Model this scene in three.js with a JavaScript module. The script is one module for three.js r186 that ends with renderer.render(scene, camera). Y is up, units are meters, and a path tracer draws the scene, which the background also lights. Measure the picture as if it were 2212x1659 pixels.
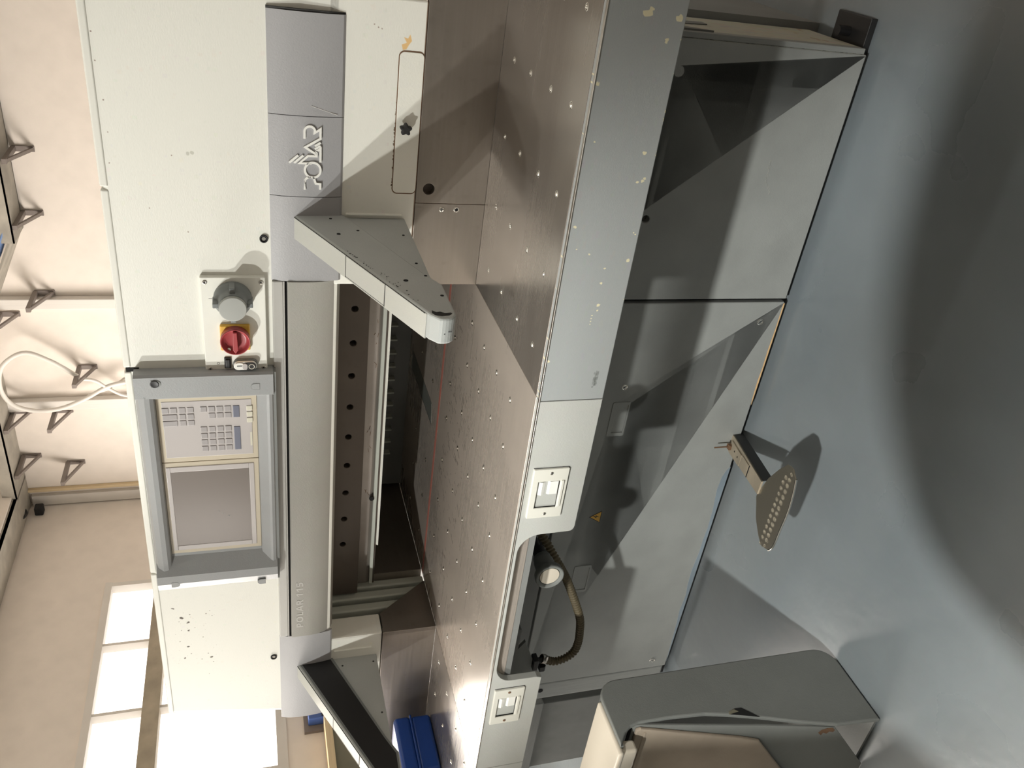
import * as THREE from 'three';
import { RoundedBoxGeometry } from 'three/addons/geometries/RoundedBoxGeometry.js';
import { mergeGeometries, toCreasedNormals } from 'three/addons/utils/BufferGeometryUtils.js';
import { FontLoader } from 'three/addons/loaders/FontLoader.js';
import { TextGeometry } from 'three/addons/geometries/TextGeometry.js';
import { RectAreaLightUniformsLib } from 'three/addons/lights/RectAreaLightUniformsLib.js';

// ---------------------------------------------------------------- camera, light, exposure
const scene = new THREE.Scene();
const camera = new THREE.PerspectiveCamera(49.48, 2212 / 1659, 0.02, 60);   // hand-held phone turned on its side: rolled a quarter turn
{
  const right = new THREE.Vector3(0.84682, -0.03618, -0.53065), up = new THREE.Vector3(-0.12811, 0.95444, -0.26951), back = new THREE.Vector3(0.51622, 0.29621, 0.8036);
  camera.position.set(0.83218, 1.41238, 1.73964);
  camera.quaternion.setFromRotationMatrix(new THREE.Matrix4().makeBasis(up.clone().negate(), right, back));
  camera.updateMatrixWorld();
}
const renderer = new THREE.WebGLRenderer({ antialias: true });
renderer.toneMapping = THREE.LinearToneMapping;
renderer.toneMappingExposure = 1.0;
renderer.shadowMap.enabled = true;
RectAreaLightUniformsLib.init();
scene.background = new THREE.Color(0.5, 0.53, 0.56);
const LAMPS = [                         // spotlights and lamps under the roof: place, candela, and for spots the aimed point, half angle (degrees) and softness
  { p: [-3.4, 3.6, 2.9], cd: 42, aim: [0.6, 1.65, 0], angle: 12, soft: 0.45 },
  { p: [-2.7, 3.6, 3.8], cd: 40, aim: [-0.5, 1.45, 0], angle: 15, soft: 0.4 },
  { p: [0.3, 3.6, 3.3], cd: 58, aim: [-0.3, 0, 0.75], angle: 17, soft: 0.45 },
  { p: [3.6, 3.6, 0.6], cd: 4 },
];
const LAMP_COLOUR = [1, 0.99, 0.935];
const WINDOWS = [                       // [z0, z1, y0, y1, radiance, panes along] daylight windows in the left wall
  [-3.02, 1.34, 1.325, 2.44, 15, 8],
  [3.3, 5.5, 1.325, 2.44, 6, 4],
];
const WINDOW_COLOUR = [1, 0.93, 0.85];

// ---------------------------------------------------------------- helpers
let seed = 7;
const rnd = () => ((seed = (seed * 1664525 + 1013904223) >>> 0) / 4294967296);
const rr = (a, b) => a + (b - a) * rnd();
const taken = {};
const numbered = (n) => { taken[n] = (taken[n] ?? -1) + 1; return taken[n] ? `${n}_${String(taken[n]).padStart(3, '0')}` : n; };

function uvm(g) {                       // uv in metres by the way each face points
  g = g.index ? g.toNonIndexed() : g;
  g.computeVertexNormals();
  const p = g.attributes.position, n = g.attributes.normal, uv = new Float32Array(p.count * 2);
  for (let i = 0; i < p.count; i += 3) {
    let ax = 0, ay = 0, az = 0;
    for (let k = 0; k < 3; k++) { ax += Math.abs(n.getX(i + k)); ay += Math.abs(n.getY(i + k)); az += Math.abs(n.getZ(i + k)); }
    for (let k = 0; k < 3; k++) {
      const x = p.getX(i + k), y = p.getY(i + k), z = p.getZ(i + k), j = (i + k) * 2;
      if (ay >= ax && ay >= az) { uv[j] = x; uv[j + 1] = z; } else if (ax >= az) { uv[j] = z; uv[j + 1] = y; } else { uv[j] = x; uv[j + 1] = y; }
    }
  }
  g.setAttribute('uv', new THREE.BufferAttribute(uv, 2));
  return g;
}
function uvFace(g, x0, x1, y0, y1) {    // uv that spans one front face, for print and marks
  const p = g.attributes.position, uv = new Float32Array(p.count * 2);
  for (let i = 0; i < p.count; i++) { uv[2 * i] = (p.getX(i) - x0) / (x1 - x0); uv[2 * i + 1] = (p.getY(i) - y0) / (y1 - y0); }
  g.setAttribute('uv', new THREE.BufferAttribute(uv, 2));
  return g;
}
function clean(g) {
  g = g.index ? g.toNonIndexed() : g;
  for (const k of Object.keys(g.attributes)) if (!['position', 'normal', 'uv'].includes(k)) g.deleteAttribute(k);
  if (!g.attributes.uv) g.setAttribute('uv', new THREE.BufferAttribute(new Float32Array(g.attributes.position.count * 2), 2));
  g.morphAttributes = {};
  return g;
}
const merge = (...gs) => mergeGeometries(gs.flat().map(clean));
function box(x0, x1, y0, y1, z0, z1, r = 0) {
  const w = Math.abs(x1 - x0), h = Math.abs(y1 - y0), d = Math.abs(z1 - z0);
  const g = r > 0 ? new RoundedBoxGeometry(w, h, d, 2, Math.min(r, w / 2.01, h / 2.01, d / 2.01)) : new THREE.BoxGeometry(w, h, d);
  g.translate((x0 + x1) / 2, (y0 + y1) / 2, (z0 + z1) / 2);
  return r > 0 ? clean(g) : uvm(g);
}
const shapeOf = (pts) => pts instanceof THREE.Shape ? pts : new THREE.Shape(pts.map(([a, b]) => new THREE.Vector2(a, b)));
function roundRect(x0, x1, y0, y1, r) {
  const s = new THREE.Shape();
  s.moveTo(x0 + r, y0); s.lineTo(x1 - r, y0); s.absarc(x1 - r, y0 + r, r, -Math.PI / 2, 0);
  s.lineTo(x1, y1 - r); s.absarc(x1 - r, y1 - r, r, 0, Math.PI / 2);
  s.lineTo(x0 + r, y1); s.absarc(x0 + r, y1 - r, r, Math.PI / 2, Math.PI);
  s.lineTo(x0, y0 + r); s.absarc(x0 + r, y0 + r, r, Math.PI, 1.5 * Math.PI);
  return s;
}
const circle = (x, y, r) => { const p = new THREE.Path(); p.absarc(x, y, r, 0, Math.PI * 2, true); return p; };
function ext(pts, depth, bevel = 0, holes = []) {
  const s = shapeOf(pts); for (const h of holes) s.holes.push(h);
  const g = new THREE.ExtrudeGeometry(s, { depth: Math.max(depth - 2 * bevel, 1e-5), bevelEnabled: bevel > 0, bevelThickness: bevel, bevelSize: bevel, bevelOffset: -bevel, bevelSegments: 2, curveSegments: 10 });
  g.translate(0, 0, bevel);
  return g;
}
function remap(g, f, flip) {
  const p = g.attributes.position;
  for (let i = 0; i < p.count; i++) { const [x, y, z] = f(p.getX(i), p.getY(i), p.getZ(i)); p.setXYZ(i, x, y, z); }
  if (flip) for (let i = 0; i < p.count; i += 3) for (const a of [p, g.attributes.uv]) if (a) for (let k = 0; k < a.itemSize; k++) { const t = a.array[(i + 1) * a.itemSize + k]; a.array[(i + 1) * a.itemSize + k] = a.array[(i + 2) * a.itemSize + k]; a.array[(i + 2) * a.itemSize + k] = t; }
  return uvm(g);
}
const extXY = (pts, z0, z1, b = 0, holes = []) => uvm(ext(pts, z1 - z0, b, holes).translate(0, 0, z0));
const extZY = (pts, x0, x1, b = 0, holes = []) => remap(ext(pts, x1 - x0, b, holes), (a, y, d) => [x0 + d, y, a], true);     // outline in (z, y), pushed along x
const extXZ = (pts, y0, y1, b = 0, holes = []) => remap(ext(pts, y1 - y0, b, holes), (a, c, d) => [a, y0 + d, c], true);     // outline in (x, z), pushed up
function rod(x, y, z, r, len, axis, seg = 20, r2 = r) {          // cylinder starting at (x, y, z) along an axis
  const g = new THREE.CylinderGeometry(r2, r, len, seg); g.translate(0, len / 2, 0);
  if (axis === 'z') g.rotateX(Math.PI / 2); if (axis === 'x') g.rotateZ(-Math.PI / 2);
  return clean(g.translate(x, y, z));
}
function lathe(pts, x, y, z, axis, seg = 28) {                    // pts [radius, along]
  const g = new THREE.LatheGeometry(pts.map(([a, b]) => new THREE.Vector2(a, b)), seg);
  if (axis === 'z') g.rotateX(Math.PI / 2); if (axis === 'x') g.rotateZ(-Math.PI / 2);
  return clean(g.translate(x, y, z));
}
function tube(pts, r, n = 60, seg = 8, closed = false) {
  return clean(new THREE.TubeGeometry(new THREE.CatmullRomCurve3(pts.map((p) => new THREE.Vector3(...p)), closed), n, r, seg, closed));
}
function bar(a, b, w, h) {                                        // square bar between two points
  const A = new THREE.Vector3(...a), B = new THREE.Vector3(...b), g = new THREE.BoxGeometry(w, h, A.distanceTo(B));
  const m = new THREE.Matrix4().lookAt(A, B, new THREE.Vector3(0, 1, 0.001)); g.applyMatrix4(m);
  return clean(g.translate((a[0] + b[0]) / 2, (a[1] + b[1]) / 2, (a[2] + b[2]) / 2));
}

// ---------------------------------------------------------------- procedural textures
function hash(i, j, s) { let h = (i * 374761393 + j * 668265263 + s * 982451653) | 0; h = Math.imul(h ^ (h >>> 13), 1274126177); return ((h ^ (h >>> 16)) >>> 0) / 4294967296; }
function vnoise(x, y, px, py, s) {                                // tiling value noise
  const i = Math.floor(x), j = Math.floor(y), fx = x - i, fy = y - j, u = fx * fx * (3 - 2 * fx), v = fy * fy * (3 - 2 * fy), w = (a, p) => ((a % p) + p) % p;
  const a = hash(w(i, px), w(j, py), s), b = hash(w(i + 1, px), w(j, py), s), c = hash(w(i, px), w(j + 1, py), s), d = hash(w(i + 1, px), w(j + 1, py), s);
  return a + (b - a) * u + (c - a) * v + (a - b - c + d) * u * v;
}
function fbm(u, v, fx, fy, s, oct = 4) { let t = 0, a = 0.5, n = 0; for (let o = 0; o < oct; o++) { t += a * vnoise(u * fx, v * fy, fx, fy, s + o); n += a; a *= 0.5; fx *= 2; fy *= 2; } return t / n; }
function dataTex(w, h, f, srgb, rep = 1, repY = rep) {
  const d = new Uint8Array(w * h * 4);
  for (let y = 0; y < h; y++) for (let x = 0; x < w; x++) { const c = f(x / w, y / h), o = (y * w + x) * 4; for (let k = 0; k < 3; k++) d[o + k] = Math.max(0, Math.min(255, Math.round(255 * (Array.isArray(c) ? c[k] : c)))); d[o + 3] = 255; }
  const t = new THREE.DataTexture(d, w, h);
  t.wrapS = t.wrapT = THREE.RepeatWrapping; t.magFilter = THREE.LinearFilter; t.minFilter = THREE.LinearFilter;
  if (srgb) t.colorSpace = THREE.SRGBColorSpace;
  t.repeat.set(rep, repY); t.needsUpdate = true;
  return t;
}
function canvasTex(w, h, draw) {
  const c = document.createElement('canvas'); c.width = w; c.height = h; draw(c.getContext('2d'), w, h);
  const t = new THREE.CanvasTexture(c); t.colorSpace = THREE.SRGBColorSpace; return t;
}
const s2l = (c) => (c <= 0.04045 ? c / 12.92 : ((c + 0.055) / 1.055) ** 2.4);
const l2s = (c) => (c <= 0.0031308 ? 12.92 * c : 1.055 * c ** (1 / 2.4) - 0.055);
const css = (r, g, b) => `rgb(${[r, g, b].map((v) => Math.round(255 * l2s(v))).join(',')})`;
function mat(rgb, rough, metal = 0, more = {}) { return new THREE.MeshPhysicalMaterial({ color: new THREE.Color().setRGB(...rgb), roughness: rough, metalness: metal, side: THREE.DoubleSide, ...more }); }
const mottle = (rgb, amt, s, fx = 6, fy = fx, rep = 2) => dataTex(256, 256, (u, v) => { const n = 1 + amt * (fbm(u, v, fx, fy, s, 5) - 0.5) * 2; return rgb.map((c) => l2s(Math.min(1, c * n))); }, true, rep);
const grainBump = dataTex(256, 256, (u, v) => 0.6 * vnoise(u * 128, v * 128, 128, 128, 3) + 0.4 * vnoise(u * 64, v * 64, 64, 64, 4), false, 6);
const paint = (rgb, rough, amt = 0.04, s = 11, more = {}) => mat([1, 1, 1], rough, 0, { map: mottle(rgb, amt, s), bumpMap: grainBump, bumpScale: 0.00015, ...more });

const steel = (rgb, s, rough, stain, metal = 0.72) => {
  const f = (u, v) => { const st = fbm(u, v, 4, 220, s, 2), bl = fbm(u, v, 5, 4, s + 9, 5), sp = fbm(u, v, 40, 40, s + 20, 3); return [st, bl, sp]; };
  return mat([1, 1, 1], 1, metal, {
    map: dataTex(512, 512, (u, v) => { const [st, bl, sp] = f(u, v), k = 1 + 0.08 * (st - 0.5) + stain * (bl - 0.5) - 0.1 * Math.max(0, sp - 0.66) / 0.34; return rgb.map((c) => l2s(Math.max(0.02, Math.min(1, c * k)))); }, true, 1.4),
    roughnessMap: dataTex(512, 512, (u, v) => { const [st, bl, sp] = f(u, v); return rough + 0.16 * (bl - 0.5) + 0.08 * (st - 0.5) ; }, false, 1.4),
    bumpMap: dataTex(256, 512, (u, v) => fbm(u, v, 3, 250, s + 3, 2), false, 1.4), bumpScale: 0.000006,
  });
};
const M = {
  housing: paint([0.80, 0.80, 0.735], 0.42, 0.02),
  bandGrey: paint([0.355, 0.355, 0.365], 0.45, 0.03, 12),
  rollerGrey: paint([0.325, 0.318, 0.29], 0.42, 0.03, 13),
  rollerStrip: paint([0.44, 0.435, 0.41], 0.42, 0.02, 14),
  armGrey: paint([0.4, 0.42, 0.41], 0.45, 0.06, 15),
  armLight: paint([0.45, 0.455, 0.42], 0.42, 0.03, 16),
  panelGrey: paint([0.33, 0.345, 0.335], 0.5, 0.12, 17),
  apronLight: paint([0.47, 0.48, 0.455], 0.42, 0.03, 18),
  postGrey: paint([0.52, 0.52, 0.46], 0.55, 0.18, 19),
  darkBody: paint([0.2, 0.206, 0.2], 0.6, 0.1, 20),
  black: mat([0.012, 0.012, 0.013], 0.45),
  rubber: mat([0.02, 0.02, 0.021], 0.7),
  hole: mat([0.006, 0.006, 0.006], 0.9),
  table: steel([0.34, 0.31, 0.28], 31, 0.25, 0.16, 0.75),
  bedSteel: steel([0.5, 0.445, 0.395], 36, 0.28, 0.2, 0.5),
  wallSteel: steel([0.32, 0.285, 0.25], 41, 0.34, 0.14, 0.8),
  clampSteel: steel([0.1, 0.083, 0.07], 51, 0.5, 0.5, 0.4),
  knifeSteel: steel([0.34, 0.31, 0.285], 61, 0.42, 0.5),
  chrome: mat([0.75, 0.74, 0.7], 0.14, 1),
  screw: mat([0.55, 0.53, 0.49], 0.3, 1),
  white: mat([0.82, 0.82, 0.78], 0.4),
  plateWhite: mat([0.68, 0.675, 0.61], 0.4),
  greenWhite: mat([0.46, 0.49, 0.44], 0.5),
  consoleGrey: paint([0.31, 0.32, 0.325], 0.4, 0.04, 22),
  consoleDark: paint([0.2, 0.21, 0.205], 0.45, 0.04, 23),
  beige: mat([0.55, 0.49, 0.38], 0.3),
  lilac: mat([0.5, 0.47, 0.46], 0.22),
  keyGrey: mat([0.36, 0.34, 0.34], 0.3),
  keyBlue: mat([0.16, 0.17, 0.22], 0.3),
  keyPale: mat([0.62, 0.6, 0.5], 0.3),
  screen: mat([0.17, 0.145, 0.13], 0.22, 0, { ior: 1.7 }),
  yellow: mat([0.72, 0.42, 0.06], 0.45),
  red: mat([0.36, 0.05, 0.055], 0.38),
  knobGrey: mat([0.17, 0.185, 0.185], 0.45),
  knobFace: mat([0.36, 0.37, 0.35], 0.45),
  print: mat([0.2, 0.2, 0.2], 0.6),
  dark: mat([0.03, 0.03, 0.03], 0.6),
  rust: mat([0.16, 0.09, 0.05], 0.85),
  rustPale: mat([0.75, 0.5, 0.25], 0.85),
  pedal: mat([0.4, 0.37, 0.3], 0.36, 0.85, { bumpMap: grainBump, bumpScale: 0.0004 }),
  pedalArm: paint([0.42, 0.36, 0.27], 0.6, 0.25, 24),
  hose: paint([0.13, 0.105, 0.06], 0.6, 0.4, 25),
  bluePaint: paint([0.25, 0.31, 0.36], 0.4, 0.2, 26),
  bluePlastic: mat([0.012, 0.055, 0.27], 0.28),
  creamTop: mat([0.66, 0.6, 0.5], 0.18),
  unitGrey: paint([0.19, 0.2, 0.19], 0.55, 0.08, 27),
  unitPanel: paint([0.34, 0.285, 0.225], 0.7, 0.2, 28),
  wall: paint([0.82, 0.745, 0.67], 0.75, 0.05, 29),
  ceiling: paint([0.7, 0.66, 0.6], 0.8, 0.05, 30),
  trim: paint([0.74, 0.7, 0.65], 0.6, 0.04, 32),
  tray: paint([0.36, 0.33, 0.28], 0.6, 0.3, 33),
  bracket: mat([0.22, 0.185, 0.165], 0.5),
  cable: mat([0.78, 0.74, 0.68], 0.5),
  cableBlue: mat([0.16, 0.25, 0.45], 0.5),
  wood: paint([0.7, 0.55, 0.34], 0.6, 0.12, 34),
  olive: paint([0.2, 0.185, 0.13], 0.7, 0.15, 35),
};

// ---------------------------------------------------------------- scene graph
function tag(o, label, category, group) { o.userData.label = label; o.userData.category = category; if (group) o.userData.group = group; return o; }
function thing(name, label, category, [x, y, z] = [0, 0, 0], group) { const o = new THREE.Group(); o.name = numbered(name); o.position.set(x, y, z); scene.add(o); return tag(o, label, category, group); }
function mesh(name, g, m, parent, label) { const o = new THREE.Mesh(g, m); o.name = name; parent.add(o); if (label) o.userData.label = label; return o; }
function part(t, name, g, m, label) { const o = mesh(name, g, m, t, label); o.position.set(-t.position.x, -t.position.y, -t.position.z); return o; }   // geometry is in room metres
const sub = (p, name, g, m, label) => mesh(name, g, m, p, label);
function struct(name, g, m) { const o = mesh(name, g, m, scene); o.userData.kind = 'structure'; return o; }

// ================================================================ the room
const XL = -3.8, XR = 5.2, ZB = -4, ZF = 7.2, HC = 3.9;
{
  const floorTex = dataTex(1024, 1024, (u, v) => {
    const a = fbm(u, v, 5, 5, 71, 5), b = fbm(u, v, 24, 18, 72, 3), c = fbm(u, v, 3, 7, 73, 4);
    const k = 1 + 0.34 * (a - 0.5) + 0.1 * (b - 0.5), w = c - 0.5;
    return [0.205 * k * (1 + 0.1 * w), 0.23 * k, 0.242 * k * (1 - 0.1 * w)].map(l2s);
  }, true, 0.4);
  const floorM = mat([1, 1, 1], 1, 0, { map: floorTex, roughnessMap: dataTex(512, 512, (u, v) => 0.2 + 0.22 * fbm(u, v, 7, 7, 75, 4), false, 0.5), bumpMap: dataTex(512, 512, (u, v) => fbm(u, v, 60, 60, 77, 2), false, 0.8), bumpScale: 0.0006, clearcoat: 0.25, clearcoatRoughness: 0.12 });
  struct('floor', uvm(new THREE.BoxGeometry(XR - XL + 0.4, 0.1, ZF - ZB + 0.4).translate((XL + XR) / 2, -0.05, (ZB + ZF) / 2)), floorM);
  struct('ceiling', box(XL - 0.2, XR + 0.2, HC, HC + 0.15, ZB - 0.2, ZF + 0.2), M.ceiling);
  struct('wall_back', box(XL - 0.2, XR + 0.2, 0, HC, ZB - 0.2, ZB), M.wall);
  struct('wall_right', box(XR, XR + 0.2, 0, HC, ZB, ZF), M.wall);
  struct('wall_front', box(XL - 0.2, XR + 0.2, 0, HC, ZF, ZF + 0.2), M.wall);
  const holes = WINDOWS.map(([z0, z1, y0, y1]) => { const p = new THREE.Path(); p.moveTo(z0, y0); p.lineTo(z0, y1); p.lineTo(z1, y1); p.lineTo(z1, y0); p.closePath(); return p; });
  struct('wall_left', extZY([[ZB, 0], [ZF, 0], [ZF, HC], [ZB, HC]], XL - 0.2, XL, 0, holes), M.wall);
  struct('trim_1', box(XL, XL + 0.32, 3.13, 3.42, ZB, ZF), M.wall);                                  // boxed beam under the roof along the left wall
  struct('trim_2', box(-2.075, -1.995, 0, HC, ZB, ZB + 0.06, 0.008), M.trim);                        // pilasters on the back wall
  struct('trim_3', box(-2.9, -2.815, 0, HC, ZB, ZB + 0.06, 0.008), M.trim);
  WINDOWS.forEach(([z0, z1, y0, y1, rad, n], i) => {
    const w = new THREE.Group(); w.name = `window_${i + 1}`; w.userData.kind = 'structure'; w.position.set(XL, 0, 0); scene.add(w);
    const dz = (z1 - z0) / n, yb = 2.08;
    const fm = M.trim;
    part(w, 'window_frame', merge(box(XL - 0.09, XL + 0.012, y0 - 0.03, y0 + 0.03, z0 - 0.02, z1 + 0.02), box(XL - 0.09, XL + 0.012, y1 - 0.02, y1 + 0.025, z0 - 0.025, z1 + 0.025), box(XL - 0.088, XL + 0.01, y0 + 0.03, y1 - 0.02, z0 - 0.02, z0 + 0.015), box(XL - 0.088, XL + 0.01, y0 + 0.03, y1 - 0.02, z1 - 0.015, z1 + 0.02)), fm);
    part(w, 'transom', box(XL - 0.09, XL + 0.03, yb - 0.045, yb + 0.055, z0, z1), M.pedalArm);
    for (let k = 1; k < n; k++) part(w, 'mullion', box(XL - 0.08, XL + 0.006, y0, y1, z0 + k * dz - 0.01, z0 + k * dz + 0.01), fm);
    const glow = new THREE.MeshStandardMaterial({ color: 0x222222, roughness: 0.2, emissive: new THREE.Color().setRGB(...WINDOW_COLOUR), emissiveIntensity: 2.2 });
    for (let k = 0; k < n; k++) for (const [a, b] of [[y0, yb], [yb, y1]]) part(w, 'pane', box(XL - 0.07, XL - 0.06, a, b, z0 + k * dz, z0 + (k + 1) * dz), glow);   // daylit panes
    const L = new THREE.RectAreaLight(new THREE.Color().setRGB(...WINDOW_COLOUR), rad, z1 - z0 - 0.06, y1 - y0 - 0.06);
    L.position.set(0.035, (y0 + y1) / 2, (z0 + z1) / 2); w.add(L); L.lookAt(XL + 5, (y0 + y1) / 2, (z0 + z1) / 2);
  });
}
// lamps
LAMPS.forEach(({ p: [x, y, z], cd, aim, angle, soft }, i) => {
  const names = ['roof spotlight nearest the left wall, aimed at the right cheek of the machine', 'roof spotlight furthest from the machine, aimed at its control panel', 'roof spotlight right in front of the machine, aimed at the floor', 'bell-shaped high-bay lamp on the right side of the hall'];
  const t = thing('roof_lamp', names[i], 'lamp', [x, y - 0.2, z], 'lamps under the roof');
  const e = new THREE.MeshStandardMaterial({ color: 0x333333, emissive: new THREE.Color().setRGB(...LAMP_COLOUR), emissiveIntensity: 6 });
  let L;
  if (aim) {
    const dir = new THREE.Vector3(aim[0] - x, aim[1] - y, aim[2] - z).normalize(), q = new THREE.Quaternion().setFromUnitVectors(new THREE.Vector3(0, -1, 0), dir), put = (g) => clean(g.applyQuaternion(q).translate(x, y, z));
    part(t, 'housing', put(lathe([[0.0, 0.34], [0.08, 0.33], [0.1, 0.28], [0.12, 0.04], [0.115, 0.04], [0.095, 0.27], [0.0, 0.3]], 0, 0, 0, 'y')), M.tray);
    part(t, 'lamp_lens', put(rod(0, 0.16, 0, 0.1, 0.012, 'y', 28)), e);
    L = new THREE.SpotLight(new THREE.Color().setRGB(...LAMP_COLOUR), cd, 0, angle * Math.PI / 180, soft, 2);
    L.target.name = 'aim'; L.target.position.set(aim[0] - x, aim[1] - y + 0.2, aim[2] - z); t.add(L.target);
  } else {
    part(t, 'shade', lathe([[0.05, 0.22], [0.09, 0.2], [0.17, 0.06], [0.2, 0.0], [0.195, 0.0], [0.16, 0.06], [0.08, 0.19]], x, y, z, 'y'), M.tray);
    part(t, 'lamp_lens', rod(x, y + 0.1, z, 0.12, 0.012, 'y', 28), e);
    L = new THREE.PointLight(new THREE.Color().setRGB(...LAMP_COLOUR), cd, 0, 2);
  }
  part(t, 'suspension_rod', rod(x, y + 0.28, z, 0.01, Math.max(0.02, HC - y - 0.28), 'y', 10), M.bracket);
  L.position.set(0, 0.2, 0); L.shadow.radius = 3; t.add(L);
});

// ================================================================ the paper guillotine (x to its right, y up, z towards the operator; the front wall plane is z = 0)
const cutter = thing('paper_cutter', 'large off-white industrial paper guillotine with grey cover band, steel table and control panel', 'cutting machine', [-0.45, 0, -0.3]);
const P = (name, g, m, label) => part(cutter, name, g, m, label);
const font = await new FontLoader().loadAsync('fonts/droid/droid_sans_bold.typeface.json');
function screwHead(p, x, y, z, r, m = M.screw, slot = 'cross') {
  const s = sub(p, 'screw', merge(lathe([[0, 0.0016], [r * 0.7, 0.0016], [r, 0.0006], [r, -0.001]], x, y, z, 'z', 18)), m);
  return s;
}
function slotted(p, x, y, z, r, a = 0.5) {                        // quarter-turn fastener: dished cup with a slotted head
  const head = lathe([[0, 0.001], [r * 0.62, 0.001], [r * 0.68, -0.0005], [r * 0.7, 0], [r * 0.95, 0.002], [r, 0.0005], [r, -0.002]], x, y, z, 'z', 22);
  const sl = new THREE.BoxGeometry(r * 1.1, r * 0.2, 0.0012); sl.rotateZ(a); sl.translate(x, y, z + 0.0012);
  sub(p, 'fastener', head, M.chrome); sub(p, 'slot', clean(sl), M.dark);
}

// --- housing: white head with cheeks
{
  const marks = canvasTex(2048, 640, (c, w, h) => {
    const X = (x) => (x + 1.5) / 2.12 * w, Y = (y) => h - (y - 1.05) / 0.65 * h, S = w / 2.12;
    c.fillStyle = css(0.80, 0.80, 0.735); c.fillRect(0, 0, w, h);
    for (let i = 0; i < 1500; i++) { c.fillStyle = `rgba(${rr(150, 250) | 0},${rr(150, 245) | 0},${rr(130, 220) | 0},0.05)`; c.fillRect(rnd() * w, rnd() * h, rr(2, 9), rr(2, 9)); }
    const dot = (x, y, r, col) => { c.fillStyle = col; c.beginPath(); c.ellipse(X(x), Y(y), r * S, r * S * rr(0.6, 1), rnd() * 3, 0, 7); c.fill(); };
    for (const [x, y] of [[-0.968, 1.642], [-1.006, 1.625], [-1.008, 1.622], [-1.026, 1.607], [-1.059, 1.609], [-1.123, 1.614], [-1.169, 1.626], [-1.177, 1.555]]) { dot(x, y, rr(0.0024, 0.0042), 'rgba(70,62,52,0.95)'); dot(x + rr(-0.004, 0.004), y + rr(-0.004, 0.004), 0.0018, 'rgba(80,70,60,0.8)'); }
    for (const [x, y] of [[-0.997, 1.602], [-1.05, 1.592], [-1.099, 1.634], [-1.153, 1.608], [-1.16, 1.563], [-1.181, 1.581], [-1.247, 1.565], [-1.01, 1.545], [-1.091, 1.573], [-1.02, 1.631], [-1.055, 1.627], [-1.198, 1.551], [-1.0, 1.56], [-0.99, 1.55]]) dot(x, y, rr(0.001, 0.002), 'rgba(100,92,80,0.8)');
    for (let i = 0; i < 26; i++) dot(rr(-1.2, -0.98), rr(1.53, 1.65), 0.0007, 'rgba(120,110,95,0.7)');
    for (const [x, y] of [[0.5, 1.668], [0.45, 1.667], [0.38, 1.661], [0.32, 1.66], [0.26, 1.664], [0.12, 1.53], [0.17, 1.6], [0.28, 1.55], [0.555, 1.163], [0.55, 1.155], [0.548, 1.148]]) dot(x, y, 0.0012, 'rgba(90,60,50,0.85)');
    for (const [x, y] of [[0.285, 1.52], [0.287, 1.512]]) dot(x, y, 0.004, 'rgba(150,150,135,0.4)');
    // rust bloom and flaked paint round the access cover
    c.fillStyle = css(0.78, 0.52, 0.24); c.beginPath(); c.moveTo(X(0.512), Y(1.105)); for (const [x, y] of [[0.522, 1.108], [0.526, 1.098], [0.536, 1.104], [0.534, 1.096], [0.542, 1.092], [0.53, 1.088], [0.522, 1.094], [0.514, 1.098]]) c.lineTo(X(x), Y(y)); c.fill();
    c.strokeStyle = css(0.1, 0.065, 0.04); c.lineWidth = 0.002 * S; c.lineCap = 'round';
    for (let i = 0; i < 60; i++) { const x = rr(0.225, 0.42), y = 1.1115 + rr(-0.001, 0.002); c.lineWidth = rr(0.5, 2.8) * S / 1000; c.beginPath(); c.moveTo(X(x), Y(y)); c.lineTo(X(x + rr(-0.004, 0.004)), Y(y + rr(-0.003, 0.001))); c.stroke(); }
    for (const [x, y, l] of [[0.31, 1.1, 0.012], [0.245, 1.07, 0.005]]) { c.lineWidth = 0.004 * S; c.beginPath(); c.moveTo(X(x), Y(y + l)); c.lineTo(X(x + 0.002), Y(y)); c.stroke(); }
    c.strokeStyle = css(0.17, 0.1, 0.06); c.lineWidth = 0.0024 * S; c.beginPath(); c.moveTo(X(0.02), Y(1.0605)); c.lineTo(X(0.605), Y(1.0605)); c.stroke();
  });
  const hm = mat([1, 1, 1], 0.42, 0, { map: marks, bumpMap: grainBump, bumpScale: 0.0001 });
  const top = [[-1.492, 1.22], [0.605, 1.22], [0.605, 1.684], [-1.4, 1.684]];
  const head = extXY(top, -0.75, 0, 0.012), cheekR = extXY(roundRect(0.0, 0.605, 1.059, 1.25, 0.004), -0.08, 0, 0.003), cheekL = extXY(roundRect(-1.492, -1.165, 1.066, 1.25, 0.004), -0.08, 0, 0.006);
  const g = merge(head, cheekR, cheekL); uvFace(g, -1.5, 0.62, 1.05, 1.7);
  const H = P('housing', g, hm, 'off-white painted head of the machine');
  for (const [a, b] of [[0.212, 0.595], [-0.203, 0.206], [-0.828, -0.214], [-1.395, -0.833]]) sub(H, 'top_trim', box(a, b, 1.671, 1.6868, -0.05, 0.0025, 0.004), M.housing);
  sub(H, 'seam', box(-0.2135, -0.2035, 1.655, 1.682, -0.02, 0.0012), M.hole);
  // access cover low on the right cheek
  const cov = extXY(roundRect(0.219, 0.509, 1.061, 1.1105, 0.01), 0, 0.0018, 0.0008);
  sub(H, 'cover_gap', extXY(roundRect(0.2165, 0.5115, 1.0595, 1.1125, 0.012), -0.001, 0.0006), M.rust);
  sub(H, 'access_cover', cov, M.housing);
  const star = new THREE.Shape(); for (let i = 0; i <= 60; i++) { const a = i / 60 * Math.PI * 2, r = 0.0108 + 0.0022 * Math.cos(5 * a); star[i ? 'lineTo' : 'moveTo'](0.361 + r * Math.cos(a), 1.093 + r * Math.sin(a)); }
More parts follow.
